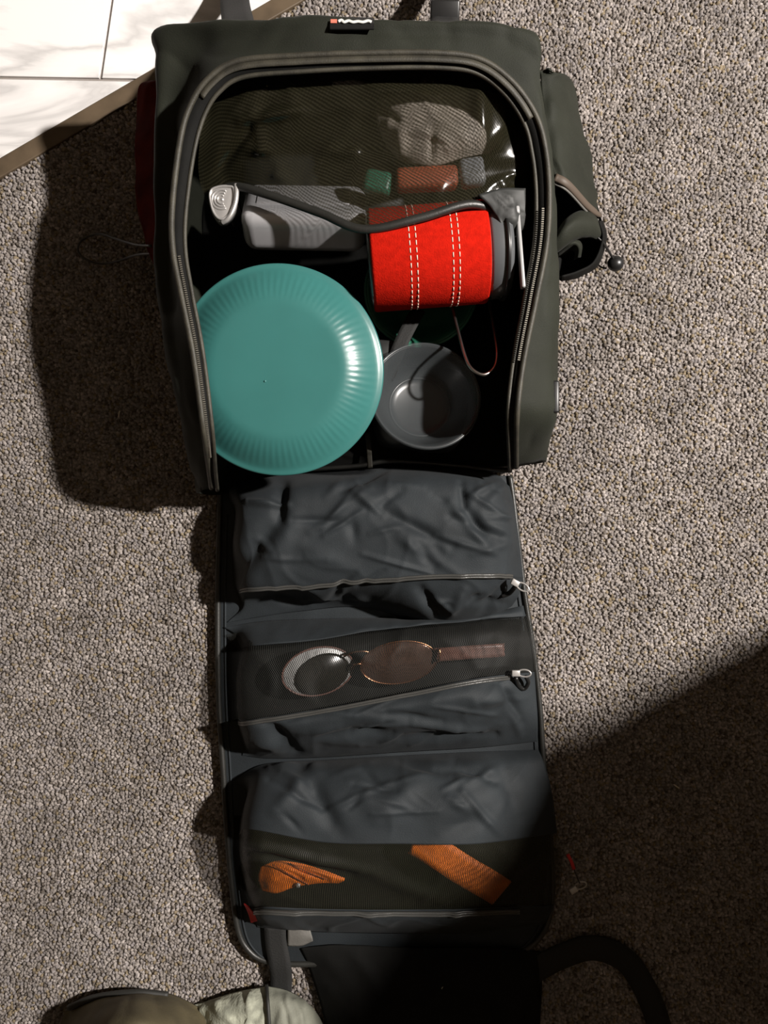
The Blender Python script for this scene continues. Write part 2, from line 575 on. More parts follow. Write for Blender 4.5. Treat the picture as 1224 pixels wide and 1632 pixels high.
# tiled floor
tile_area = clip_half(big, TB0, tnor)
tf = link('floor_tiled', prism(tile_area, -0.02, 0.0015), M['grout'], smooth=False)
tf['kind'] = 'structure'
tf['label'] = 'white marble tiled floor with grey grout'
r0, r1 = P(0, 129, 0)[:2], P(217, 133, 0)[:2]
rd = (r1 - r0) / np.linalg.norm(r1 - r0)
c0, c1 = P(162, 130, 0)[:2], P(181, 0, 0)[:2]
cdv = (c1 - c0) / np.linalg.norm(c1 - c0)
gap = 0.002
for row in range(-2, 4):
    for k in range(-4, 6):
        o0 = c0 + cdv * 0.30 * row + rd * (0.60 * k + (0.0 if row % 2 == 0 else 0.27))
        if row == -1:
            o0 = o0 + rd * 0.11
        q = [o0 + rd * gap + cdv * gap, o0 + rd * (0.60 - gap) + cdv * gap, o0 + rd * (0.60 - gap) + cdv * (0.30 - gap), o0 + rd * gap + cdv * (0.30 - gap)]
        q = clip_half([tuple(x) for x in q], TB0 + tnor * 0.0006, tnor)
        if len(q) < 3:
            continue
        q = np.array(q)
        if q[:, 0].max() < -1.5 or q[:, 0].min() > 0.9 or q[:, 1].min() > 1.4:
            continue
        ar = 0.5 * abs(sum(q[i][0] * q[(i + 1) % len(q)][1] - q[(i + 1) % len(q)][0] * q[i][1] for i in range(len(q))))
        if ar < 0.0015:
            continue
        link('tile', prism(q, 0.0, 0.005, 0.0006), M['marble'], tf, smooth=False)

tp = [TB0 - tdir * 2.2 - tnor * 0.021, TB1 + tdir * 1.6 - tnor * 0.021, TB1 + tdir * 1.6 + tnor * 0.0005, TB0 - tdir * 2.2 + tnor * 0.0005]
tr = link('trim_1', prism(tp, -0.01, 0.0052, 0.0012), M['trim'], smooth=False)
tr['kind'] = 'structure'
tr['label'] = 'brown threshold strip between carpet and tiles'

ce = link('ceiling', prism([(-R, -R), (R, -R), (R, R), (-R, R)], 2.45, 2.55), M['ceiling'], smooth=False)
ce['kind'] = 'structure'

# ================================================================== BACKPACK
bag = thing('backpack', 'black travel backpack lying open on the carpet, its front flap of pockets folded down', 'backpack', (-0.03, 0.27, 0.0))

R0 = [(338, 778, .10), (327, 695, .212), (310, 570, .222), (290, 470, .224), (277, 400, .224), (276, 330, .224), (288, 230, .226), (303, 175, .230),
      (332, 130, .236), (380, 101, .240), (480, 92, .243), (590, 88, .244), (700, 88, .244), (765, 98, .240), (815, 133, .232),
      (852, 185, .220), (868, 240, .210), (874, 310, .203), (870, 390, .196), (853, 480, .192), (833, 580, .188), (823, 665, .184), (822, 745, .10)]
R1 = [(318, 785, .085), (292, 700, .185), (264, 570, .19), (250, 470, .18), (246, 400, .178), (246, 330, .178), (247, 230, .18), (248, 160, .185),
      (249, 90, .19), (253, 42, .195), (400, 33, .225), (590, 33, .238), (700, 37, .238), (790, 40, .236), (848, 48, .232),
      (862, 78, .225), (865, 150, .208), (884, 310, .182), (890, 400, .176), (890, 480, .170), (888, 580, .165), (884, 665, .160), (866, 734, .09)]
r0w, r1w = PP(R0), PP(R1)
outs = []
for i in range(len(R0)):
    if i <= 8:
        outs.append((-1, 0))
    elif i == 9:
        outs.append((-.7, .7))
    elif i <= 13:
        outs.append((0, 1))
    elif i == 14:
        outs.append((.7, .7))
    else:
        outs.append((1, 0))
outs = np.array([(a, b, 0) for a, b in outs], float)
rm = 0.5 * (r0w + r1w) + np.array([0, 0, 0.006])
rm[2:10, 2] -= np.array([.004, .016, .022, .024, .024, .022, .018, .012])
r2w = r1w + outs * 0.008
r2w[:, 2] = np.minimum(0.125, r1w[:, 2] * 0.75)
r3w = r1w + outs * 0.004
r3w[:, 2] = np.minimum(0.055, r1w[:, 2] * 0.45)
r4w = r1w - outs * 0.006
r4w[:, 2] = 0.012
NU = 220
def side_shell(rows, M_, wr, seed):
    g = np.array([cr(r, NU) for r in rows])
    g = cr(g, M_)
    n = grid_normals(g)
    for i in range(M_):
        f = min(1.0, i / 8.0)
        for j in range(NU):
            q = Vector(g[i, j] * 22) + Vector((seed, 0, 0))
            d = noise.noise(q) + 0.5 * max(0, 1 - 3 * abs(noise.noise(q * 0.9 + Vector((4, 4, 4))))) ** 2
            g[i, j] -= n[i, j] * d * wr * f
    return g
shell_rows = [r0w, rm, r1w, r2w, r3w, r4w]
g = side_shell(shell_rows, 46, 0.0035, 2.0)
# which way is outward?
flipS = (grid_normals(g)[20, 5, 0] > 0)
body = link('body', grid_mesh(g, 0.004, flip=flipS), M['nylon_olive'], bag)

# back panel inside (lies on the carpet)
base = cr(r4w, 120)
bp = [(p[0] * 0.985 - 0.0006, p[1]) for p in base]
link('back_panel', prism(bp, 0.0065, 0.016, 0.002), M['lining'], bag)

# the zip that runs round the opening: an outer welt, a tape and an inner edge
def offset_in(path, d, dz):
    tan = np.gradient(path, axis=0)
    tan[:, 2] = 0
    tan /= np.linalg.norm(tan, axis=1, keepdims=True)
    nr = np.stack([tan[:, 1], -tan[:, 0], np.zeros(len(path))], 1)      # path runs left-bottom -> top -> right-bottom: inside is to its right
    return path + nr * np.asarray(d).reshape(-1, 1) + np.array([0, 0, dz])
rim = cr(r0w, 260)
w_in = np.interp(np.linspace(0, 1, 260), [0, .2, .3, .42, .55, .62, .72, .85, 1], [.006, .011, .014, .012, .010, .010, .012, .011, .007])
tape_g = np.stack([rim + np.array([0, 0, .002]), offset_in(rim, w_in * 0.55, 0.0015), offset_in(rim, w_in, -0.004), offset_in(rim, w_in * 1.02, -0.007)], axis=0)
zp = link('opening_zip', grid_mesh(cr(tape_g, 10), 0.0015, flip=True), M['lining'], bag)
V, F = tube_geo(rim + np.array([0, 0, .003]), 0.0030, 8)
link('welt', mesh_from(V, F), M['tape'], zp)
topseg = slice(88, 178)
wl = offset_in(rim, w_in * 0.5, 0.0035)
tp_g = np.stack([offset_in(rim, 0.003, 0.004)[topseg], offset_in(rim, 0.0085, 0.0035)[topseg]], axis=0)
link('zip_cover', grid_mesh(cr(tp_g, 3), 0.0015, flip=True), M['tape'], zp)
V, F = tube_geo(offset_in(rim, w_in * 1.0, -0.003), 0.0022, 8)
link('zip_edge', mesh_from(V, F), M['tape'], zp)
def teeth(path, parent, step=0.0021, size=0.0012, m='teeth'):
    seg = np.concatenate([[0], np.cumsum(np.linalg.norm(np.diff(path, axis=0), axis=1))])
    s = np.arange(0, seg[-1], step)
    pt = np.stack([np.interp(s, seg, path[:, k]) for k in range(3)], 1)
    tg = np.gradient(pt, axis=0)
    parts = []
    for p, t in zip(pt, tg):
        t = t / np.linalg.norm(t)
        a = np.cross(t, (0, 0, 1.0)); a /= np.linalg.norm(a)
        b = np.cross(a, t)
        hs = [(sx, sy, sz) for sx in (-1, 1) for sy in (-1, 1) for sz in (-1, 1)]
        v = [p + a * sx * size + t * sy * size * .42 + b * sz * size * .5 for sx, sy, sz in hs]
        f = [(0, 1, 3, 2), (4, 6, 7, 5), (0, 4, 5, 1), (2, 3, 7, 6), (0, 2, 6, 4), (1, 5, 7, 3)]
        parts.append((v, f))
    V, F = merge(parts)
    o = link('zip_teeth', mesh_from(V, F), M[m], parent, smooth=False)
    o['kind'] = 'stuff'
    return o
teeth(offset_in(rim, w_in * 0.55, 0.0045)[8:46], zp)
teeth(offset_in(rim, w_in * 0.55, 0.0045)[204:236], zp)

# inner net and film pocket at the head of the bag
film_rows = [
    [(318, 190, .20), (345, 142, .20), (400, 114, .216), (500, 106, .220), (600, 103, .220), (700, 103, .220), (770, 116, .214), (815, 160, .20), (845, 210, .195)],
    [(318, 225, .19), (350, 185, .20), (410, 160, .213), (500, 152, .217), (600, 148, .219), (700, 148, .221), (765, 160, .217), (810, 190, .205), (846, 235, .19)],
    [(316, 265, .175), (350, 230, .19), (410, 215, .20), (500, 208, .206), (600, 205, .208), (700, 205, .212), (765, 210, .212), (812, 235, .20), (846, 270, .185)],
    [(320, 295, .165), (360, 265, .178), (420, 262, .188), (500, 268, .194), (590, 275, .198), (690, 270, .202), (765, 262, .20), (812, 285, .19), (843, 310, .175)],
    [(330, 322, .158), (370, 298, .168), (430, 312, .182), (510, 340, .192), (580, 366, .200), (670, 348, .203), (750, 326, .199), (806, 345, .182), (835, 360, .170)],
]
fm, fg = cloth(film_rows, 60, 90, 0.003, 26, 4, creases=[(385, 192, 480, 176, 9, .0075), (412, 240, 418, 240, 8, .003), (560, 240, 566, 240, 8, .006), (440, 283, 448, 280, 8, .006), (765, 130, 765, 260, 12, .005), (400, 240, 440, 238, 8, .003), (520, 240, 570, 250, 9, .003),
                                                       (800, 290, 835, 340, 7, .003), (430, 160, 330, 300, 7, -.004)], th=0.0, flip=True)
film = link('net_pocket', fm, M['film'], bag)
V, F = tube_geo(fg[-1] + np.array([0, 0, .001]), 0.0046, 8, flat=0.8)
link('pocket_hem', mesh_from(V, F), M['piping'], film)
# gathered binding at the right corner of the pocket
bm_, _ = cloth([[(762, 310, .205), (800, 300, .2), (838, 300, .195)], [(785, 335, .2), (806, 325, .2), (840, 335, .19)], [(800, 368, .195), (812, 360, .195), (836, 365, .185)], [(768, 392, .18), (795, 392, .175), (812, 385, .175)]],
              22, 18, 0.003, 60, 9, th=0.0012, flip=True)
link('gathered_corner', bm_, M['grey_sack'], film)

# brand-style woven label at the head edge
lb = link('woven_label', grid_mesh(np.array([[P(526, 27, .245), P(560, 27, .245), P(596, 28, .245)], [P(526, 36, .2505), P(560, 36, .2505), P(596, 37, .2505)], [P(526, 46, .2525), P(560, 46, .2525), P(596, 46, .2525)]]), 0.0012, flip=True), M['plastic_black'], bag, smooth=False)
me = prism([P(527, 31, .2512)[:2], P(537, 31, .2512)[:2], P(537, 37, .2512)[:2], P(527, 37, .2512)[:2]], .2490, .2516)
link('red_mark', me, M['red_print'], lb, smooth=False)
tube('white_mark', [(539, 34, 0.2518), (544, 32, 0.2516), (548, 35, 0.2520), (555, 33, 0.2518), (562, 35, 0.2520), (570, 34, 0.2519), (578, 35, 0.2520), (586, 33, 0.2518), (592, 35, 0.2520)], 0.0015, M['white_print'], lb, 40, 6, flat=0.3)

# top straps and buckle
strap('top_strap', [(384, 60, .19), (378, 30, .150), (374, 5, .09), (372, -30, .03), (368, -90, .012)], 0.034, 0.003, M['webbing'], bag)
s2 = strap('top_strap', [(714, 70, .19), (711, 40, .19), (707, 15, .13), (703, -20, .05), (695, -90, .012)], 0.028, 0.003, M['webbing'], bag)
bk = box_obj('strap_buckle', (0.031, 0.020, 0.007), 0.002, frame_at(P(709, 18, .160), rx=0.5), M['plastic_black'], s2)
box_obj('buckle_bar', (0.024, 0.004, 0.003), 0.001, frame_at(P(709, 10, .160), rx=0.5), M['tape'], s2)
tube('hang_cord', [(733, 42, .235), (741, 33, .232), (746, 36, .234), (744, 44, .238)], 0.0015, M['webbing'], bag, 20, 6)

# ---- right side pocket with rolled pouch below it
sp_rows = []
for (v, ui, ue, ze) in [(112, 860, 882, .16), (122, 862, 905, .145), (150, 864, 916, .135), (200, 868, 929, .13), (250, 874, 941, .125), (295, 878, 949, .12), (325, 882, 953, .118)]:
    dv = (v - 265) * 0 + (0 if v < 250 else 0)
    sp_rows.append([(ui, v, .192), (ui + (ue - ui) * .35, v + (0 if v < 290 else -22), .19), (ui + (ue - ui) * .75, v + (0 if v < 290 else 0), ze + .035), (ue, v + (6 if v < 290 else 14), ze), (ue - 6, v + 8, ze * .6), (ue - 30, v + 6, .02)])
sp_rows[-1][0] = (884, 280, .192)
sp_rows[-1][1] = (905, 292, .188)
sp_rows[-2][0] = (880, 268, .192)
sp_rows[-2][1] = (902, 276, .189)
m_, sg = cloth(sp_rows, 44, 36, 0.003, 25, 11, th=0.002)
flip_sp = grid_normals(sg)[20, 5, 2] < 0
m_, sg = cloth(sp_rows, 44, 36, 0.003, 25, 11, th=0.002, flip=flip_sp)
spk = link('side_pocket', m_, M['nylon_olive'], bag)
hem = sg[-1, :24]
V, F = tube_geo(hem + np.array([0, -.002, .001]), 0.0045, 8, flat=0.5)
link('pocket_hem', mesh_from(V, F), mat('brown_hem', (0.075, 0.055, 0.04), 0.6), spk)
V, F = tube_geo(hem + np.array([0, -.0075, -.0015]), 0.0013, 6)
link('hem_piping', mesh_from(V, F), M['grey_tab'], spk)
po_rows = [
    [(884, 372, .165), (905, 345, .165), (930, 335, .155), (950, 345, .14), (958, 365, .12)],
    [(884, 384, .172), (903, 362, .178), (928, 354, .17), (950, 360, .15), (960, 378, .12)],
    [(884, 404, .160), (903, 388, .165), (925, 378, .158), (944, 378, .140), (958, 386, .11)],
    [(884, 404, .130), (903, 392, .128), (925, 382, .125), (944, 380, .115), (958, 388, .10)],
]
m_, pg = cloth(po_rows, 20, 26, 0.0015, 30, 3, th=0.002)
fl = grid_normals(pg)[5, 8, 2] < 0
m_, pg = cloth(po_rows, 20, 26, 0.0015, 30, 3, th=0.002, flip=fl)
rp_ = link('lower_pouch', m_, M['nylon_olive'], bag)
m_, iq = cloth([[(880, 278, .12), (910, 296, .11), (945, 318, .10), (955, 340, .09)], [(880, 330, .10), (915, 335, .09), (945, 345, .08), (962, 375, .07)],
                [(880, 390, .09), (910, 390, .08), (935, 395, .07), (952, 415, .07)], [(880, 440, .10), (900, 438, .09), (920, 432, .09), (938, 428, .09)]], 20, 20, 0, th=0.001)
if grid_normals(iq)[10, 10, 2] < 0:
    m_, iq = cloth([[(880, 278, .12), (910, 296, .11), (945, 318, .10), (955, 340, .09)], [(880, 330, .10), (915, 335, .09), (945, 345, .08), (962, 375, .07)],
                [(880, 390, .09), (910, 390, .08), (935, 395, .07), (952, 415, .07)], [(880, 440, .10), (900, 438, .09), (920, 432, .09), (938, 428, .09)]], 20, 20, 0, th=0.001, flip=True)
link('pouch_lining', m_, M['lining'], rp_)
wall_rows = [
    [(956, 352, .135), (962, 380, .13), (948, 418, .135), (922, 434, .145), (896, 442, .155)],
    [(960, 352, .09), (966, 382, .085), (950, 424, .09), (922, 442, .1), (894, 448, .11)],
    [(930, 360, .015), (940, 385, .012), (925, 420, .012), (905, 432, .012), (880, 436, .012)],
]
m_, wg = cloth(wall_rows, 18, 26, 0.001, 30, 5, th=0.002)
fl = grid_normals(wg)[8, 8, 0] < 0
m_, wg = cloth(wall_rows, 18, 26, 0.001, 30, 5, th=0.002, flip=fl)
link('pouch_wall', m_, M['lining'], rp_)
ro_rows = [
    [(888, 398, .13), (905, 384, .14), (918, 380, .142), (928, 390, .135), (926, 410, .12)],
    [(888, 404, .14), (904, 392, .152), (916, 388, .153), (922, 396, .145), (920, 412, .128)],
    [(888, 412, .12), (902, 404, .125), (912, 400, .125), (916, 404, .12), (914, 414, .11)],
]
m_, rg = cloth(ro_rows, 16, 20, 0.001, 30, 6, th=0.0015)
fl = grid_normals(rg)[5, 8, 2] < 0
m_, rg = cloth(ro_rows, 16, 20, 0.001, 30, 6, th=0.0015, flip=fl)
link('pouch_fold', m_, M['nylon_olive'], rp_)
ck = tube('pull_cord', [(952, 378, .13), (962, 388, .125), (970, 400, .11), (977, 412, .095), (982, 420, .09)], 0.0014, M['plastic_black'], rp_, 24, 6)
bmx = bmesh.new()
bmesh.ops.create_uvsphere(bmx, u_segments=20, v_segments=12, radius=0.0095)
me = bpy.data.meshes.new('mesh')
bmx.to_mesh(me)
bmx.free()
me.transform(Matrix.Translation(Vector([float(x) for x in P(981, 420, .09)])) @ Matrix.Diagonal((1.0, 0.95, .85, 1)))
clk = link('cord_lock', me, M['plastic_black'], rp_)
tube('cord_loop', [(966, 428, .085), (957, 425, .08), (952, 418, .085), (952, 405, .1)], 0.0011, M['plastic_black'], rp_, 20, 6)
# side buckle lower right
box_obj('side_buckle', (0.008, 0.034, 0.010), 0.002, frame_at(P(884, 633, .165)), M['plastic_black'], bag)
# ---- left side pocket, maroon in the shade
lp_rows = []
for (v, ue, ze) in [(128, 236, .125), (140, 221, .12), (190, 217, .11), (250, 217, .11), (320, 220, .11), (380, 230, .115), (425, 246, .125)]:
    lp_rows.append([(254, v, .150), (248 if ue < 240 else 251, v, .148), (ue + 4, v, ze + .012), (ue, v, ze), (ue + 6, v, ze * .5), (ue + 45, v, .015)])
m_, lg = cloth(lp_rows, 40, 30, 0.002, 25, 12, th=0.002)
fl = grid_normals(lg)[20, 6, 2] < 0
m_, lg = cloth(lp_rows, 40, 30, 0.002, 25, 12, th=0.002, flip=fl)
lsp = link('side_pocket', m_, M['dark_red'], bag)
lsp['label'] = 'maroon left side pocket'
tube('cord_loop', [(240, 392, .14), (215, 390, .10), (185, 381, .05), (158, 373, .02), (132, 382, .012), (124, 398, .012), (135, 412, .012), (158, 420, .012), (185, 417, .03), (215, 407, .09), (242, 404, .13)], 0.0014, M['piping'], bag, 70, 6)

# ---- front flap folded down towards the viewer
edge_px = [(352, 765), (350, 850), (348, 940), (348, 1040), (350, 1130), (356, 1220), (362, 1320), (370, 1410), (380, 1480), (396, 1512), (424, 1530), (480, 1535), (620, 1530), (760, 1525),
           (830, 1515), (868, 1480), (880, 1420), (876, 1320), (866, 1220), (860, 1130), (850, 1040), (836, 950), (826, 870), (818, 800), (812, 758)]
ew = cr(PP(edge_px, .012), 150)
flap = link('front_flap', prism([p[:2] for p in ew], 0.006, 0.0135, 0.001), M['nylon'], bag)
V, F = tube_geo(ew + np.array([0, 0, .002]), 0.0036, 8)
link('flap_piping', mesh_from(V, F), M['piping'], flap)
ein = ew.copy()
cen = np.array([P(608, 1100, .012)[0], 0, 0])
ein[:, 0] = cen[0] + (ein[:, 0] - cen[0]) * 0.955
V, F = tube_geo(ein[4:-4] + np.array([0, 0, .002]), 0.0014, 6)
link('flap_seam', mesh_from(V, F), M['nylon'], flap)
# hinge edge of the opening
tube('hinge_piping', [(420, 752, .035), (520, 746, .036), (575, 742, .036), (620, 735, .036), (700, 740, .036), (780, 748, .034), (815, 750, .03)], 0.003, M['piping'], bag, 60, 8)
strap('hinge_strap', [(585, 690, .03), (588, 715, .035), (590, 745, .04)], 0.006, 0.003, M['tape'], bag, 16)

# ---- pocket one (plain cloth)
def rand_creases(seed, box, n, lmin=30, lmax=120, dmax=.0075, amin=-0.9, amax=0.9):
    rr = random.Random(seed)
    out = []
    for _ in range(n):
        u, v = rr.uniform(box[0], box[2]), rr.uniform(box[1], box[3])
        a, l = rr.uniform(amin, amax), rr.uniform(lmin, lmax)
        wd = rr.uniform(3, 8)
        out.append((u, v, u + l * math.cos(a), v + l * math.sin(a), wd, rr.choice((-1, 1, 1)) * rr.uniform(.25, 1) * dmax * wd / 7))
    return out
p1 = [
    [(362, 795, .016), (376, 772, .022), (450, 757, .024), (560, 750, .024), (680, 741, .024), (780, 752, .022), (812, 775, .018)],
    [(374, 815, .016), (388, 800, .075), (470, 785, .088), (580, 775, .088), (690, 770, .088), (788, 780, .08), (818, 800, .03)],
    [(370, 872, .016), (384, 865, .085), (470, 855, .096), (580, 850, .10), (690, 845, .10), (798, 845, .09), (826, 850, .035)],
    [(374, 932, .016), (392, 928, .08), (470, 922, .09), (580, 915, .095), (690, 908, .095), (792, 908, .088), (833, 912, .035)],
    [(380, 948, .016), (398, 943, .066), (480, 939, .076), (580, 932, .084), (690, 926, .092), (790, 923, .084), (833, 925, .03)],
    [(384, 970, .016), (403, 956, .030), (480, 950, .032), (580, 952, .050), (690, 974, .070), (780, 962, .060), (826, 950, .026)],
    [(362, 992, .015), (410, 984, .016), (480, 974, .016), (580, 968, .016), (690, 997, .016), (775, 988, .016), (816, 966, .015)],
]
cr1 = [(450, 770, 445, 830, 10, -.010), (445, 830, 360, 930, 16, -.010), (470, 800, 440, 900, 22, .008), (610, 815, 720, 870, 9, -.007), (600, 800, 560, 780, 8, .004), (665, 870, 690, 900, 9, -.006),
       (735, 770, 740, 810, 6, -.006), (740, 810, 780, 860, 7, -.006), (750, 790, 790, 770, 5, .005), (560, 830, 565, 860, 8, -.004), (395, 800, 460, 805, 5, .007), (640, 850, 680, 895, 10, .004),
       (480, 870, 560, 905, 12, .003), (670, 940, 700, 985, 9, -.009), (430, 945, 480, 965, 9, -.004), (740, 940, 720, 975, 8, .006), (800, 935, 770, 980, 8, -.006)]
cr1 += rand_creases(5, (400, 770, 780, 890), 26) + rand_creases(6, (420, 930, 760, 965), 10, 20, 60)
m_, g1 = cloth(p1, 150, 190, 0.0016, 20, 21, creases=cr1, th=0.0015, flip=True)
fl = grid_normals(g1)[60, 70, 2] < 0
m_, g1 = cloth(p1, 150, 190, 0.0016, 20, 21, creases=cr1, th=0.0015, flip=fl)
k1 = link('flap_pocket', m_, M['nylon'], bag)
def zip_on(parent, ctrl, dz=0.002):
    path = cr(PP(ctrl), 90) + np.array([0, 0, dz])
    side = np.array([0, 1.0, 0])
    gz = np.stack([path + side * 0.0052 + [0, 0, -.0008], path, path - side * 0.0052 + [0, 0, -.0016]], axis=0)
    zt = link('pocket_zip', grid_mesh(gz, 0.0012), M['piping'], parent)
    V, F = merge([tube_geo(path + [0, .0012, .0012], 0.0016, 6), tube_geo(path + [0, -.0012, .0010], 0.0014, 6)])
    link('zip_coil', mesh_from(V, F), M['coil'], zt)
    return zt
def slider(parent, u, v, z, ang, ring=True):
    a = P(u, v, z)
    bm1 = bevel_box((0.010, 0.0075, 0.0045), 0.0012)
    bm1.transform(frame_at(a, rz=ang))
    s = link('zip_slider', bm1, M['chrome'], parent)
    if ring:
        th = np.linspace(0, 2 * math.pi, 22, endpoint=False)
        c = a + np.array([math.cos(ang), math.sin(ang), 0]) * 0.010
        loop = np.array([c + np.array([math.cos(ang) * math.cos(t) * .0075 - math.sin(ang) * math.sin(t) * .0042, math.sin(ang) * math.cos(t) * .0075 + math.cos(ang) * math.sin(t) * .0042, .002 * math.cos(t)]) for t in th])
        V, F = tube_geo(loop, 0.0011, 6, closed=True)
        link('zip_pull', mesh_from(V, F), M['chrome'], parent)
    return s
def surf_line(gr, i, j0, j1, dz=0.0):
    return gr[i, j0:j1] + np.array([0, 0, dz])
def zip_grid(parent, gr, i, j0, j1):
    path = gr[i, j0:j1]
    up, dn = gr[i - 3, j0:j1], gr[min(i + 3, len(gr) - 1), j0:j1]
    gz = np.stack([up, path, dn], axis=0) + np.array([0, 0, .0022])
    nz_ = grid_normals(gz)[1, len(path) // 2, 2]
    zt = link('pocket_zip', grid_mesh(gz, 0.001, flip=nz_ < 0), M['piping'], parent)
    V, F = merge([tube_geo(path + [0, .0013, .0032], 0.0016, 6), tube_geo(path + [0, -.0014, .0030], 0.0015, 6)])
    link('zip_coil', mesh_from(V, F), M['coil'], zt)
    return path
zl = zip_grid(k1, g1, 90, 18, 174)
slider(k1, 821, 929, .078, -0.5)
tube('zip_pull_tail', [(822, 934, .075), (812, 945, .06), (800, 950, .055)], 0.003, M['plastic_black'], k1, 16, 6)

# ---- pocket two (net window above, cloth below)
m2 = [
    [(358, 1012, .018), (420, 1002, .022), (520, 996, .024), (640, 990, .024), (760, 982, .022), (838, 978, .016)],
    [(380, 1040, .016), (405, 1032, .066), (520, 1026, .068), (640, 1018, .068), (760, 1006, .064), (854, 1008, .035)],
    [(374, 1088, .016), (394, 1085, .074), (520, 1072, .076), (640, 1060, .076), (760, 1045, .072), (858, 1042, .040)],
    [(378, 1145, .016), (398, 1147, .078), (520, 1127, .082), (640, 1104, .082), (760, 1080, .078), (852, 1070, .036)],
]
m_, g2 = cloth(m2, 60, 110, 0.003, 20, 31, th=0.0)
fl = grid_normals(g2)[30, 50, 2] < 0
m_, g2 = cloth(m2, 60, 110, 0.003, 20, 31, th=0.0, flip=fl)
k2 = link('net_window', m_, M['mesh_net'], bag)
# cloth band along the top of the net
bandp = [[(356, 1000, .016), (420, 990, .016), (520, 986, .016), (640, 984, .016), (760, 980, .016), (834, 965, .016)],
         [(374, 1012, .016), (410, 1006, .040), (520, 1000, .042), (640, 992, .040), (760, 984, .036), (836, 974, .020)],
         [(384, 1033, .016), (406, 1028, .066), (500, 1020, .067), (600, 1004, .055), (740, 990, .042), (838, 982, .022)]]
m_, gb = cloth(bandp, 24, 80, 0.002, 25, 33, th=0.0012)
fl = grid_normals(gb)[12, 40, 2] < 0
m_, gb = cloth(bandp, 24, 80, 0.002, 25, 33, th=0.0012, flip=fl)
link('window_band', m_, M['nylon'], k2)
c2 = [
    [(378, 1146, .016), (398, 1148, .078), (520, 1128, .082), (640, 1105, .082), (760, 1081, .078), (852, 1071, .036)],
    [(382, 1166, .016), (404, 1168, .074), (520, 1152, .088), (640, 1132, .092), (760, 1112, .088), (854, 1100, .032)],
    [(388, 1188, .016), (414, 1192, .05), (520, 1182, .062), (640, 1168, .068), (760, 1155, .062), (857, 1145, .028)],
    [(386, 1204, .015), (430, 1209, .015), (520, 1207, .016), (640, 1199, .016), (760, 1192, .016), (857, 1182, .015)],
]
cr2 = [(420, 1150, 470, 1200, 12, -.010), (400, 1180, 450, 1190, 9, .006), (660, 1150, 770, 1165, 6, .006), (640, 1175, 790, 1170, 6, -.007), (800, 1090, 830, 1150, 8, -.010), (760, 1120, 810, 1100, 12, .006),
       (560, 1140, 640, 1150, 12, .003), (470, 1175, 600, 1165, 7, -.004), (815, 1130, 830, 1170, 7, .006)]
cr2 += rand_creases(9, (400, 1110, 760, 1190), 22, 30, 110, .0065, -.5, .2)
m_, g2c = cloth(c2, 80, 170, 0.0014, 22, 35, creases=cr2, th=0.0015)
fl = grid_normals(g2c)[30, 60, 2] < 0
m_, g2c = cloth(c2, 80, 170, 0.0014, 22, 35, creases=cr2, th=0.0015, flip=fl)
k2c = link('flap_pocket', m_, M['nylon'], bag)
zip_grid(k2c, g2c, 4, 14, 154)
slider(k2c, 822, 1073, .068, 0.0)
tube('zip_pull_tail', [(822, 1080, .065), (826, 1092, .055), (835, 1098, .05), (842, 1088, .055), (838, 1078, .06)], 0.0026, M['plastic_black'], k2c, 30, 6)

# ---- pocket three (cloth above, net below)
c3 = [
    [(368, 1248, .018), (420, 1218, .018), (520, 1211, .018), (640, 1204, .018), (760, 1198, .018), (858, 1195, .018)],
    [(392, 1262, .016), (416, 1240, .062), (520, 1230, .066), (640, 1225, .066), (760, 1220, .06), (868, 1218, .03)],
    [(384, 1300, .016), (406, 1285, .090), (520, 1280, .098), (640, 1275, .098), (760, 1272, .092), (880, 1265, .035)],
    [(380, 1330, .016), (400, 1322, .095), (520, 1343, .105), (640, 1345, .105), (760, 1345, .098), (888, 1328, .035)],
]
cr3 = [(480, 1225, 540, 1330, 14, -.008), (440, 1290, 500, 1230, 12, .006), (690, 1225, 600, 1300, 18, .005), (725, 1215, 790, 1245, 8, -.008), (770, 1300, 700, 1340, 16, -.006), (640, 1215, 720, 1235, 8, -.005),
       (800, 1225, 830, 1300, 14, -.006), (560, 1250, 620, 1300, 20, .004), (430, 1220, 480, 1215, 8, .005)]
cr3 += rand_creases(12, (420, 1215, 780, 1300), 20, 30, 110, .0065)
m_, g3 = cloth(c3, 100, 170, 0.0016, 18, 41, creases=cr3, th=0.0015)
fl = grid_normals(g3)[40, 60, 2] < 0
m_, g3 = cloth(c3, 100, 170, 0.0016, 18, 41, creases=cr3, th=0.0015, flip=fl)
k3 = link('flap_pocket', m_, M['nylon'], bag)
n3 = [
    c3[3],
    [(382, 1372, .016), (402, 1362, .092), (520, 1370, .10), (640, 1376, .10), (760, 1376, .094), (896, 1368, .035)],
    [(390, 1415, .016), (410, 1410, .08), (520, 1412, .085), (640, 1416, .085), (760, 1416, .08), (894, 1405, .033)],
    [(400, 1447, .016), (424, 1445, .068), (520, 1449, .072), (640, 1450, .072), (760, 1448, .066), (882, 1442, .026)],
]
m_, gn = cloth(n3, 60, 110, 0.002, 22, 43, th=0.0, creases=[(395, 1345, 600, 1388, 8, .006), (400, 1358, 560, 1395, 7, -.005), (580, 1390, 700, 1430, 12, .004)])
fl = grid_normals(gn)[30, 50, 2] < 0
m_, gn = cloth(n3, 60, 110, 0.002, 22, 43, th=0.0, flip=fl, creases=[(395, 1345, 600, 1388, 8, .006), (400, 1358, 560, 1395, 7, -.005), (580, 1390, 700, 1430, 12, .004)])
link('net_window', m_, M['mesh_net_fine'], bag)
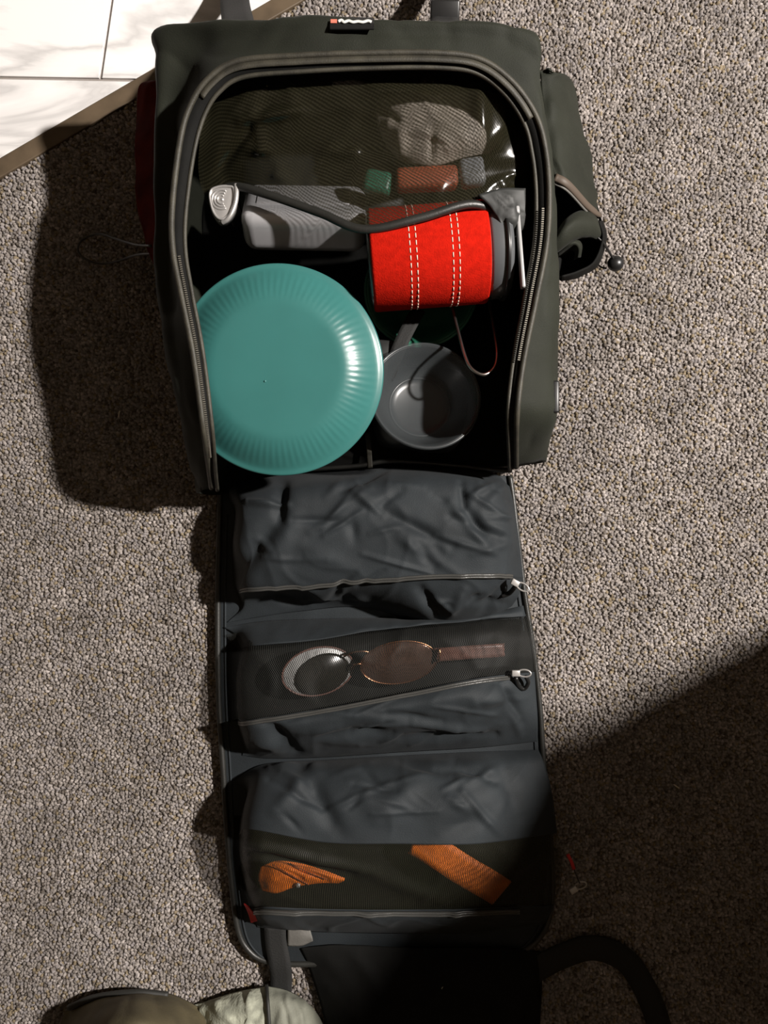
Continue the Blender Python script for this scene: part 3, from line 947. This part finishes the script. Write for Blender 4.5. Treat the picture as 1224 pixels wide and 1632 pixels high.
l3 = [
    [(400, 1448, .016), (424, 1446, .068), (520, 1450, .072), (640, 1451, .072), (760, 1449, .066), (882, 1443, .026)],
    [(404, 1462, .016), (428, 1462, .058), (520, 1466, .060), (640, 1468, .060), (760, 1466, .055), (878, 1455, .024)],
    [(410, 1478, .015), (440, 1482, .016), (520, 1486, .016), (640, 1488, .016), (760, 1486, .016), (870, 1472, .015)],
]
m_, gl = cloth(l3, 30, 110, 0.0025, 25, 45, th=0.0015)
fl = grid_normals(gl)[15, 50, 2] < 0
m_, gl = cloth(l3, 30, 110, 0.0025, 25, 45, th=0.0015, flip=fl)
k3l = link('pocket_skirt', m_, M['nylon'], bag)
zip_grid(k3l, gl, 4, 12, 100)
s3 = slider(k3l, 914, 1418, .035, 0.55)
strap('pull_tape', [(905, 1362, .045), (911, 1374, .044), (915, 1386, .042)], 0.004, 0.0015, M['red'], k3l, 12)['label'] = 'red zip pull tape'
tube('pull_cord', [(915, 1386, .042), (920, 1398, .04), (924, 1408, .038)], 0.0009, M['piping'], k3l, 12, 6)
m_, _ = cloth([[(388, 1440, .03), (396, 1446, .035)], [(395, 1455, .028), (406, 1458, .03)], [(400, 1471, .024), (414, 1467, .024)]], 10, 6, 0, th=0.001, flip=True)
link('corner_tag', m_, M['red'], k3l)['label'] = 'red corner tag'

for rows_, par in (([[(362, 1015, .0145), (600, 1000, .0145), (846, 985, .0145)], [(362, 1070, .016), (600, 1060, .018), (850, 1040, .016)], [(364, 1150, .0145), (600, 1130, .0145), (850, 1100, .0145)]], k2),
                   ([[(372, 1300, .0145), (600, 1300, .0145), (868, 1300, .0145)], [(374, 1370, .016), (600, 1370, .018), (872, 1370, .016)], [(382, 1450, .0145), (600, 1452, .0145), (868, 1445, .0145)]], k3)):
    m_, gq = cloth(rows_, 16, 24, 0, th=0.001)
    if grid_normals(gq)[8, 12, 2] < 0:
        m_, gq = cloth(rows_, 16, 24, 0, th=0.001, flip=True)
    link('pocket_lining', m_, M['lining'], par)

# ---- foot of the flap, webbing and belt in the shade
m_, _ = cloth([[(458, 1482, .022), (478, 1480, .024), (494, 1480, .022)], [(458, 1494, .022), (480, 1494, .024), (498, 1495, .022)], [(458, 1508, .02), (480, 1508, .02), (499, 1500, .018)]], 12, 12, 0, th=0.001, flip=True)
link('fabric_tab', m_, M['grey_tab'], flap)['label'] = 'grey fabric tab'
strap('flap_strap', [(438, 1478, .02), (440, 1505, .02), (446, 1540, .02), (448, 1568, .014), (444, 1605, .012)], 0.027, 0.003, M['webbing'], bag, 24)
belt = [
    [(478, 1512, .015), (545, 1506, .022), (650, 1510, .022), (740, 1510, .022), (820, 1512, .02), (862, 1518, .012)],
    [(496, 1555, .012), (555, 1560, .03), (650, 1560, .034), (740, 1560, .034), (820, 1560, .03), (864, 1565, .012)],
    [(520, 1640, .012), (570, 1640, .03), (650, 1640, .036), (740, 1640, .036), (820, 1640, .03), (860, 1640, .012)],
    [(530, 1740, .012), (580, 1740, .022), (650, 1740, .025), (740, 1740, .025), (810, 1740, .022), (850, 1740, .012)],
]
m_, gbt = cloth(belt, 50, 60, 0.004, 14, 51, th=0.003)
fl = grid_normals(gbt)[25, 30, 2] < 0
m_, gbt = cloth(belt, 50, 60, 0.004, 14, 51, th=0.003, flip=fl)
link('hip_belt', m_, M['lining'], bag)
strap('shoulder_strap', [(840, 1555, .014), (890, 1528, .014), (945, 1512, .014), (995, 1530, .014), (1025, 1570, .014), (1048, 1625, .014), (1062, 1690, .014)], 0.030, 0.004, M['webbing'], bag, 50)

# ================================================================== CONTENTS
# black stuff sack deep in the bag carries the cookware
def sack(name, label, cat, ctr, size, m, seed, wr=0.004):
    bm = bmesh.new()
    bmesh.ops.create_icosphere(bm, subdivisions=4, radius=1.0)
    for v in bm.verts:
        c = v.co
        f = [math.copysign(abs(x) ** 0.55, x) for x in c]
        q = Vector((f[0] * size[0], f[1] * size[1], f[2] * size[2]))
        d = noise.noise(q * 24 + Vector((seed, 0, 0))) + 0.7 * max(0, 1 - 3 * abs(noise.noise(q * 20 + Vector((0, seed, 2))))) ** 2
        v.co = q + c.normalized() * d * wr
        if v.co.z < -size[2] * 0.98:
            v.co.z = -size[2] * 0.98
    me = bpy.data.meshes.new('mesh')
    bm.to_mesh(me)
    bm.free()
    me.transform(Matrix.Translation(Vector([float(x) for x in ctr])))
    o = link(name, me, m, None, (float(ctr[0]), float(ctr[1]), float(ctr[2] - size[2] * 0.98)))
    return tag(o, label, cat)
sack('stuff_sack', 'black stuff sack deep in the bag under the silver tin and red mug', 'sack', (-0.07, 0.385, 0.055), (0.10, 0.052, 0.038), M['black_sack'], 3)
sack('cloth_bundle', 'black cloth bundle deep in the bag under the teal plate', 'cloth', (-0.105, 0.150, 0.062), (0.075, 0.075, 0.046), M['black_sack'], 8)

sack('cloth_bundle', 'black cloth bundle deep in the bag under the clear bowl', 'cloth', (0.045, 0.125, 0.044), (0.055, 0.05, 0.028), M['black_sack'], 5)

# teal plate, upside down
tp_loc = P(446, 590, .162)
pl = thing('plate', 'round teal plastic camping plate lying upside down on the left of the open bag', 'plate', (float(tp_loc[0]), float(tp_loc[1]), 0.118))
def flute(r, a):
    k = np.interp(r, [0.072, 0.082, 0.098, 0.104], [0, 1, 1, 0])
    return 0.00013 * k * math.sin(a * 84 + 22 * r)
prof = [(0.0, 0.0275), (0.03, 0.0276), (0.055, 0.0277), (0.064, 0.0278), (0.069, 0.0277), (0.073, 0.0268), (0.078, 0.0252), (0.083, 0.0230), (0.088, 0.0202), (0.093, 0.0168), (0.098, 0.0132),
        (0.102, 0.0100), (0.105, 0.0080), (0.1075, 0.0068), (0.110, 0.0064), (0.1115, 0.0058), (0.112, 0.0046), (0.1112, 0.0035), (0.109, 0.0036), (0.105, 0.0052), (0.098, 0.0102), (0.088, 0.0172), (0.078, 0.0222), (0.072, 0.0244), (0.066, 0.0250), (0.03, 0.025), (0.0, 0.025)]
pm = frame_at(P(446, 592, .148), rx=math.radians(6.5), ry=math.radians(0.5))
lathe_obj('plate_body', prof, pm, M['teal'], pl, seg=504, mod=flute)
nb_ = pm @ Matrix.Translation((-0.012, -0.012, 0.0273))
lathe_obj('moulding_nub', [(0.0, 0.0012), (0.0010, 0.001), (0.0016, 0.0)], nb_, M['teal'], pl, seg=16)

# green plate under the mug
gb_ = thing('bowl', 'dark green plastic bowl deep in the bag, half hidden under the red mug', 'bowl', (0.045, 0.262, .026))
bprof = [(0.0, 0.003), (0.04, 0.003), (0.048, 0.006), (0.060, 0.022), (0.070, 0.036), (0.075, 0.038), (0.075, 0.036), (0.071, 0.034), (0.061, 0.019), (0.049, 0.003), (0.04, 0.0), (0.0, 0.0)]
gm = frame_at((0.045, 0.262, .043), rx=math.radians(4), ry=math.radians(-3)) @ Matrix.Diagonal((.86, .86, 1, 1))
lathe_obj('bowl_body', bprof, gm, M['green'], gb_, seg=96)
lathe_obj('bowl_rim', [(0.0735, 0.036), (0.0735, 0.0385), (0.0755, 0.039), (0.0775, 0.0385), (0.0775, 0.036)], gm, M['green'], gb_, seg=96)

# clear bowl
cb = thing('clear_bowl', 'translucent clear plastic bowl lower right in the bag, below the wire handle', 'bowl', tuple(float(x) for x in P(664, 645, .075)))
cprof = [(0.0, 0.0), (0.030, 0.0), (0.038, 0.003), (0.048, 0.014), (0.058, 0.032), (0.0645, 0.044), (0.0665, 0.045), (0.0665, 0.0435), (0.0600, 0.0325), (0.0495, 0.012), (0.0395, 0.0015), (0.030, -0.0015), (0.0, -0.0015)]
cm = frame_at(P(668, 650, .092), rx=math.radians(-12), ry=math.radians(8)) @ Matrix.Diagonal((.90, .90, .9, 1))
lathe_obj('bowl_body', cprof, cm, M['clear'], cb, seg=96)
lathe_obj('bowl_rim', [(0.0650, 0.0440), (0.0660, 0.0462), (0.0685, 0.0462), (0.0695, 0.044), (0.0685, 0.043)], cm, M['clear'], cb, seg=96)
lathe_obj('base_ring', [(0.0372, 0.0032), (0.038, 0.0046), (0.0395, 0.0046), (0.0402, 0.0038)], cm, M['clear'], cb, seg=80)

# folded charcoal cloth and strap between the bowls
m_, gg = cloth([[(590, 540, .098), (622, 543, .100), (650, 547, .096)], [(592, 562, .104), (620, 566, .106), (640, 568, .100)], [(594, 588, .104), (614, 590, .106), (630, 592, .100)], [(596, 612, .098), (608, 614, .098), (618, 614, .095)]], 26, 16, 0.003, 40, 61, th=0.002)
fl = grid_normals(gg)[12, 8, 2] < 0
m_, gg = cloth([[(590, 540, .098), (622, 543, .100), (650, 547, .096)], [(592, 562, .104), (620, 566, .106), (640, 568, .100)], [(594, 588, .104), (614, 590, .106), (630, 592, .100)], [(596, 612, .098), (608, 614, .098), (618, 614, .095)]], 26, 16, 0.003, 40, 61, th=0.002, flip=fl)
tag(link('cloth_strap', m_, M['grey_sack'], None, tuple(float(x) for x in P(630, 560, .09))), 'charcoal folded cloth strip between the teal plate and the wire handle', 'cloth')

tag(strap('black_strap', [(668, 492, .088), (655, 515, .10), (640, 545, .108), (628, 575, .108), (616, 604, .10)], 0.016, 0.002, M['webbing'], None, 30, loc=tuple(float(x) for x in P(640, 545, .08))), 'flat black strap slanting down from under the red mug beside the teal plate', 'strap')

# silver tin
tn = thing('mess_tin', 'silver aluminium tin with rounded edges, left of the red mug under the net pocket', 'tin', tuple(float(x) for x in P(490, 350, .1)))
a, b_ = P(384, 395, .150), P(650, 395, .150)
tw_, td = 0.134, 0.066
ctr = (float(a[0]) + tw_ / 2, float(P(0, 335, .15)[1]), 0.128)
tilt = math.radians(-34)
mt = Matrix.Translation((ctr[0], ctr[1], ctr[2])) @ Matrix.Rotation(math.radians(-1), 4, 'Z') @ Matrix.Rotation(tilt, 4, 'X')
box_obj('tin_body', (tw_, td, 0.050), 0.015, mt, M['alu'], tn, seg=6)
box_obj('tin_lid', (tw_ - .034, td - .034, 0.003), 0.0014, mt @ Matrix.Translation((0, 0.004, 0.0252)), M['alu'], tn, seg=3)

# polished clip with embossed rings
def clip_outline(s=1.0, cx=355, cy=322):
    px = [(331, 312), (333, 301), (340, 296), (352, 293), (366, 293), (374, 295), (376, 306), (375, 320), (372, 334), (366, 345), (358, 352), (349, 353), (341, 346), (335, 333)]
    return [(cx + (u - cx) * s, cy + (v - cy) * s) for u, v in px]
zc = 0.172
clp = thing('metal_clip', 'small polished metal shield-shaped clip with embossed rings, left of the silver tin', 'clip', tuple(float(x) for x in P(355, 322, .13)))
def outline_prism(s, z0, z1, bev, du=0, dv=0):
    pts = cr(PP([(u + du, v + dv) for u, v in clip_outline(s)], zc), 60, closed=True)
    return prism([p[:2] for p in pts], z0, z1, bev, 3)
link('clip_body', outline_prism(1.0, zc - .012, zc, .003), M['chrome'], clp)
pts = cr(PP(clip_outline(0.86), zc + .0005), 60, closed=True)
V, F = tube_geo(pts, 0.0013, 8, closed=True)
link('raised_edge', mesh_from(V, F), M['chrome'], clp)
for rr_ in (0.0100, 0.0072, 0.0044):
    th = np.linspace(math.radians(62), math.radians(298), 40)
    c = P(353, 318, zc + .0004)
    arc = np.array([c + np.array([math.cos(t) * rr_, math.sin(t) * rr_, 0]) for t in th])
    V, F = tube_geo(arc, 0.0010, 8)
    link('embossed_ring', mesh_from(V, F), M['chrome'], clp)
lathe_obj('embossed_boss', [(0, .0014), (.0012, .0012), (.0022, 0.0)], frame_at(P(354, 318, zc)), M['chrome'], clp, seg=20)
tube('clip_flange', [(376, 294, zc), (377, 308, zc + .001), (375, 324, zc + .001), (369, 340, zc + .001), (362, 350, zc), (354, 355, zc - .002)], 0.0026, M['chrome'], clp, 40, 8)
link('clip_stem', outline_prism(0.45, .115, zc - .011, 0.0, 4, -8), M['steel'], clp)

# red felt-sleeved mug lying on its side
mc = P(690, 409, .150)
mg = thing('travel_mug', 'red felt-sleeved mug with white stitching lying on its side', 'mug', (float(mc[0]), float(mc[1]), 0.085))
ax = math.radians(4.5)
def mug_frame(t):
    d = Vector((math.cos(ax), math.sin(ax), 0))
    p = Vector([float(x) for x in mc]) + d * t
    return Matrix.Translation(p) @ Matrix.Rotation(ax, 4, 'Z') @ Matrix.Rotation(math.pi / 2, 4, 'Y')
RM, L0, L1 = 0.0530, -0.066, 0.055
lathe_obj('felt_sleeve', [(0.047, L0 - .001), (RM - .0022, L0 - .001), (RM - .0006, L0), (RM, L0 + .002), (RM, L1 - .002), (RM - .0006, L1), (RM - .003, L1 + .0004), (0.047, L1)], mug_frame(0), M['red_felt'], mg, seg=96)
lathe_obj('mug_body', [(0.0, L0 - .004), (0.040, L0 - .004), (0.0475, L0 - .002), (0.0478, L1 + .008), (0.0, L1 + .008)], mug_frame(0), M['plastic_grey'], mg, seg=72)
lathe_obj('mug_lid', [(0.0, L1 + .026), (0.040, L1 + .026), (0.0465, L1 + .024), (0.049, L1 + .020), (0.0495, L1 + .004), (0.0478, L1 + .001), (0.044, L1 + .0008)], mug_frame(0), M['plastic_grey'], mg, seg=72)
lathe_obj('lid_rim', [(0.050, L1 + .016), (0.0518, L1 + .0165), (0.0518, L1 + .0195), (0.050, L1 + .020)], mug_frame(0), M['plastic_black'], mg, seg=72)
for k, tx in enumerate((-0.0270, -0.0205, 0.0160, 0.0225)):
    parts = []
    for q in range(46):
        a0 = 2 * math.pi * q / 46
        arc = [(mug_frame(tx) @ Vector(((RM + .0002) * math.cos(a0 + s * 0.088), (RM + .0002) * math.sin(a0 + s * 0.088), 0))) for s in (0, .5, 1)]
        parts.append(tube_geo(np.array([tuple(p) for p in arc]), 0.0006, 5))
    V, F = merge(parts)
    link('stitch_line', mesh_from(V, F), M['stitch'], mg)
# pale bar of the press handle across the lid
bar_m = mug_frame(L1 + .0305)
hb = box_obj('lid_bar', (0.010, 0.078, 0.004), 0.0015, bar_m @ Matrix.Translation((-0.040, -0.014, 0.0)), M['bar'], mg)
box_obj('lid_hook', (0.012, 0.008, 0.010), 0.002, bar_m @ Matrix.Translation((-0.040, 0.026, -0.003)), M['bar'], mg)
# folding wire handle under it
tube('wire_handle', [(716, 470, .10), (722, 495, .115), (732, 535, .136), (742, 570, .152), (752, 588, .160), (770, 597, .163), (786, 588, .160), (792, 568, .152), (789, 535, .136), (783, 500, .115), (779, 470, .10)], 0.0017, M['steel'], mg, 90, 8)

# things behind the net pocket
m_, gp = cloth([[(598, 165, .165), (640, 145, .18), (690, 136, .185), (740, 140, .185), (800, 150, .165)],
                [(600, 190, .17), (640, 180, .19), (690, 172, .195), (745, 172, .198), (806, 185, .18)],
                [(612, 225, .17), (645, 225, .185), (690, 222, .192), (745, 215, .195), (800, 220, .178)],
                [(635, 256, .165), (660, 262, .175), (695, 264, .18), (740, 252, .18), (782, 244, .17)]], 40, 44, 0.003, 30, 71,
               creases=[(600, 165, 640, 200, 6, -.005), (690, 200, 686, 262, 5, -.004), (640, 200, 640, 262, 8, .004)], th=0.002)
fl = grid_normals(gp)[20, 20, 2] < 0
if fl:
    m_, gp = cloth([[(598, 165, .165), (640, 145, .18), (690, 136, .185), (740, 140, .185), (800, 150, .165)],
                [(600, 190, .17), (640, 180, .19), (690, 172, .195), (745, 172, .198), (806, 185, .18)],
                [(612, 225, .17), (645, 225, .185), (690, 222, .192), (745, 215, .195), (800, 220, .178)],
                [(635, 256, .165), (660, 262, .175), (695, 264, .18), (740, 252, .18), (782, 244, .17)]], 40, 44, 0.003, 30, 71,
               creases=[(600, 165, 640, 200, 6, -.005), (690, 200, 686, 262, 5, -.004), (640, 200, 640, 262, 8, .004)], th=0.002, flip=True)
pq = thing('cloth_pouch', 'crumpled taupe grey pouch behind the net pocket near the bag head', 'pouch', tuple(float(x) for x in P(690, 200, .16)))
link('pouch_body', m_, M['pouch'], pq)
strap('zip_closure', [(596, 160, .19), (606, 154, .192), (618, 150, .193)], 0.006, 0.002, M['tape'], pq, 12)
lathe_obj('snap_button', [(0, .002), (.006, .0018), (.009, .0006), (.0095, -.001)], frame_at(P(682, 138, .19)), mat('tarnished_snap', (0.42, 0.38, 0.26), 0.4, metal=.8, bump=.6, bscale=500), pq, seg=28)
tag(box_obj('packet', (0.064, 0.022, 0.02), 0.005, frame_at(P(680, 286, .180), rz=0.05), M['rust'], None, tuple(float(x) for x in P(680, 286, .170))), 'small rust red packet behind the net pocket just above the red mug', 'packet')
tag(box_obj('packet', (0.026, 0.028, 0.018), 0.005, frame_at(P(752, 276, .182), rz=0.15), M['grey_wrap'], None, tuple(float(x) for x in P(752, 276, .173))), 'small grey wrapped packet behind the net pocket, right of the rust red packet', 'packet')
tag(box_obj('packet', (0.030, 0.024, 0.016), 0.006, frame_at(P(602, 292, .176), rz=-0.2), M['green'], None, tuple(float(x) for x in P(602, 292, .168))), 'small dark green packet behind the net pocket, left of the rust red packet', 'packet')

# sunglasses behind the net of the middle flap pocket
sg_ = thing('sunglasses', 'copper framed sunglasses with large lenses behind the net of the middle flap pocket', 'sunglasses', tuple(float(x) for x in P(580, 1065, .03)))
def lens(u, v, z, rx_, ry_, tilt_x, tilt_y, rz, m, fm):
    prof_ = [(0, .006)] + [(r, .006 * (1 - r * r)) for r in (.15, .3, .45, .6, .72, .82, .9, .96, 1.0)] + [(1.0, -.0012), (.7, .0015), (0, .004)]
    mt_ = frame_at(P(u, v, z), tilt_x, tilt_y, rz) @ Matrix.Diagonal((rx_, ry_, 1, 1))
    lathe_obj('lens', prof_, mt_, m, sg_, seg=56)
    th_ = np.linspace(0, 2 * math.pi, 60, endpoint=False)
    lp = np.array([tuple(mt_ @ Vector((1.02 * math.cos(t), 1.02 * math.sin(t), 0))) for t in th_])
    V_, F_ = tube_geo(lp, 0.0012, 6, closed=True)
    link('lens_frame', mesh_from(V_, F_), fm, sg_)
lens(507, 1070, .045, .043, .029, 0.12, 0.25, 0.15, M['lens_reflection'], M['brown'])
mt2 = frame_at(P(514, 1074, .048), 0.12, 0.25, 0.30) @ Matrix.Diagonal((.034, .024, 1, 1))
lathe_obj('dark_reflection_disc', [(0, .0058)] + [(r, .0055 * (1 - r * r) + .0003) for r in (.2, .4, .6, .8, .9, 1.0)] + [(1.0, -.001), (0, .001)], mt2, M['lens_reflection_dark'], sg_, seg=56)  # dark disc over the pale one leaves a painted reflection crescent
lens(636, 1056, .046, .046, .026, 0.15, 0.1, 0.12, M['lens_brown'], M['copper'])
tube('bridge', [(560, 1068, .048), (566, 1060, .052), (573, 1058, .052), (580, 1062, .048)], 0.0018, M['copper'], sg_, 20, 6)
tube('bridge', [(548, 1046, .05), (562, 1040, .053), (578, 1038, .053), (592, 1040, .05)], 0.0014, M['copper'], sg_, 20, 6)
strap('temple', [(692, 1044, .046), (720, 1042, .048), (760, 1039, .048), (804, 1036, .042)], 0.016, 0.003, M['brown'], sg_, 30)
tube('temple_cuff', [(698, 1056, .05), (700, 1048, .051), (701, 1040, .051), (700, 1034, .05)], 0.0016, M['copper'], sg_, 14, 6)

# orange pieces behind the net of the bottom flap pocket
m_, go = cloth([[(415, 1382, .05), (440, 1372, .06), (480, 1376, .062), (520, 1388, .062), (550, 1400, .058)],
                [(412, 1400, .05), (440, 1394, .066), (480, 1394, .068), (515, 1400, .064), (548, 1404, .058)],
                [(418, 1420, .045), (440, 1424, .055), (470, 1414, .06), (510, 1408, .058), (540, 1408, .052)]], 24, 40, 0.002, 40, 81,
               creases=[(435, 1378, 490, 1408, 4, -.004), (460, 1376, 520, 1402, 4, -.004), (475, 1380, 540, 1400, 3, .003)], th=0.0015, flip=False)
fl = grid_normals(go)[12, 20, 2] < 0
if fl:
    m_, go = cloth([[(415, 1382, .05), (440, 1372, .06), (480, 1376, .062), (520, 1388, .062), (550, 1400, .058)],
                [(412, 1400, .05), (440, 1394, .066), (480, 1394, .068), (515, 1400, .064), (548, 1404, .058)],
                [(418, 1420, .045), (440, 1424, .055), (470, 1414, .06), (510, 1408, .058), (540, 1408, .052)]], 24, 40, 0.002, 40, 81,
               creases=[(435, 1378, 490, 1408, 4, -.004), (460, 1376, 520, 1402, 4, -.004), (475, 1380, 540, 1400, 3, .003)], th=0.0015, flip=True)
oc = thing('orange_cloth', 'creased orange cloth behind the net of the bottom flap pocket, on its left', 'cloth', tuple(float(x) for x in P(480, 1395, .04)))
link('cloth_body', m_, M['orange'], oc)
tube('seam', [(434, 1378, .0665), (462, 1394, .071), (492, 1410, .063)], 0.0008, M['orange_dark'], oc, 20, 6)
tube('seam', [(462, 1376, .066), (490, 1390, .07), (522, 1402, .066)], 0.0008, M['orange_dark'], oc, 20, 6)
lathe_obj('snap', [(0, .002), (.002, .0015), (.003, 0)], frame_at(P(475, 1411, .066)), M['chrome'], oc, seg=16)
so = strap('orange_strap', [(660, 1338, .055), (700, 1362, .066), (740, 1388, .068), (775, 1408, .064), (800, 1424, .055)], 0.036, 0.002, M['orange'], None, 40, loc=tuple(float(x) for x in P(730, 1385, .05)))
tag(so, 'flat orange webbing strap slanting behind the net of the bottom flap pocket, on its right', 'strap')

# ================================================================== AROUND THE BAG
# crumpled cloth at the lower left edge
jk = thing('jacket', 'crumpled grey green cloth garment lying on the carpet at the lower left, beside the flap', 'clothing', tuple(float(x) for x in P(330, 1640, .0)))
def two(ctrl, M_, N_, wr, ws, seed, th, cre=()):
    m1, g1_ = cloth(ctrl, M_, N_, wr, ws, seed, th=th, creases=cre)
    if grid_normals(g1_)[M_ // 2, N_ // 2, 2] < 0:
        m1, g1_ = cloth(ctrl, M_, N_, wr, ws, seed, th=th, creases=cre, flip=True)
    return m1, g1_
m_, _ = two([[(105, 1610, .006), (150, 1592, .012), (215, 1584, .02), (270, 1588, .018), (330, 1615, .008)],
             [(100, 1640, .006), (150, 1610, .05), (215, 1600, .085), (275, 1610, .065), (345, 1640, .01)],
             [(100, 1690, .006), (150, 1655, .10), (220, 1645, .135), (290, 1660, .09), (360, 1690, .01)],
             [(110, 1760, .006), (160, 1740, .05), (230, 1730, .06), (300, 1740, .05), (365, 1760, .01)]], 40, 50, 0.003, 22, 91, 0.003)
link('sleeve', m_, M['jacket_khaki'], jk)['label'] = 'khaki rolled sleeve'
tube('sleeve_cuff', [(110, 1606, .014), (150, 1590, .024), (215, 1582, .032), (268, 1586, .028)], 0.004, M['seam'], jk, 30, 8)
m_, _ = two([[(300, 1605, .006), (340, 1592, .014), (380, 1580, .02), (424, 1572, .02)],
             [(305, 1640, .008), (345, 1620, .035), (385, 1608, .045), (426, 1600, .045)],
             [(310, 1690, .008), (350, 1680, .045), (390, 1670, .055), (430, 1665, .055)],
             [(320, 1760, .008), (360, 1750, .04), (400, 1745, .045), (436, 1745, .045)]], 36, 36, 0.006, 45, 93, 0.003)
link('fleece_edge', m_, M['fleece'], jk)
m_, _ = two([[(426, 1571, .02), (455, 1577, .02), (480, 1590, .016), (498, 1606, .008)],
             [(428, 1600, .045), (460, 1602, .048), (490, 1612, .036), (512, 1626, .01)],
             [(432, 1665, .055), (465, 1665, .058), (505, 1670, .045), (535, 1680, .01)],
             [(438, 1745, .045), (470, 1745, .05), (515, 1750, .04), (550, 1755, .01)]], 36, 36, 0.003, 40, 95, 0.003, [(450, 1590, 462, 1650, 4, -.004), (470, 1595, 485, 1650, 4, .004)])
link('front_panel', m_, M['jacket'], jk)
tube('garment_zip', [(425, 1570, .022), (427, 1600, .048), (431, 1665, .058), (437, 1745, .048)], 0.0022, M['seam'], jk, 30, 6)

# bits of lint
for (u, v, a_, lab, z_) in [(703, 1576, 1.0, 'tiny pale splinter on the dark belt at the bottom of the bag', .038), (1078, 1253, -0.6, 'tiny pale splinter on the shaded carpet right of the bag', .006),
                        (190, 660, 1.4, 'tiny pale splinter on the carpet in the shadow left of the bag', .006)]:
    c = P(u, v, z_)
    d = np.array([math.cos(a_), math.sin(a_), 0]) * .0042
    pts = np.array([c - d, c - d * .3 + [0, 0, .0008], c + d * .4 + [0, 0, .0006], c + d])
    tag(tube('splinter', pts, 0.0009, M['lint'], None, 10, 5, loc=tuple(float(x) for x in c), raw=True), lab, 'splinter', )

# dresser added out of view beyond the right edge to shade the foot of the bag
dl = Vector((0.93, 0.097, 0.0))
e1 = Vector((-0.64, -0.77, 0)).normalized()
e2 = Vector((-e1.y, e1.x, 0))
if e2.x < 0:
    e2 = -e2
LX, LY, HZ = 0.45, 0.50, 0.945
dc = dl + e1 * LX / 2 + e2 * LY / 2
ds_ = thing('shade_dresser', 'added unseen dark wooden chest of drawers beyond the right edge, casting shade', 'shade_dresser', tuple(dc))
dm = Matrix(((e1.x, e2.x, 0, dc.x), (e1.y, e2.y, 0, dc.y), (0, 0, 1, 0), (0, 0, 0, 1)))
if dm.determinant() < 0:
    dm = Matrix(((-e1.x, e2.x, 0, dc.x), (-e1.y, e2.y, 0, dc.y), (0, 0, 1, 0), (0, 0, 0, 1)))
box_obj('carcass', (LX - .02, LY - .02, HZ - .09), 0.003, dm @ Matrix.Translation((0, 0, (HZ - .09) / 2 + .07)), M['wood'], ds_)
box_obj('top_board', (LX, LY, 0.022), 0.004, dm @ Matrix.Translation((0, 0, HZ - .011)), M['wood'], ds_)
for sx in (-1, 1):
    for sy in (-1, 1):
        box_obj('leg', (.04, .04, .075), 0.003, dm @ Matrix.Translation((sx * (LX / 2 - .035), sy * (LY / 2 - .035), .0375)), M['wood'], ds_)
for k in range(4):
    zz = .075 + (k + .5) * (HZ - .11) / 4
    dr = box_obj('drawer', (LX - .06, .016, (HZ - .11) / 4 - .012), 0.003, dm @ Matrix.Translation((0, -(LY / 2 - .008), zz)), M['wood'], ds_)
    for sx in (-.1, .1):
        lathe_obj('knob', [(0, .02), (.012, .018), (.014, .012), (.007, .006), (.006, 0)], dm @ Matrix.Translation((sx, -LY / 2, zz)) @ Matrix.Rotation(math.pi / 2, 4, 'X'), M['brass'], dr, seg=20)
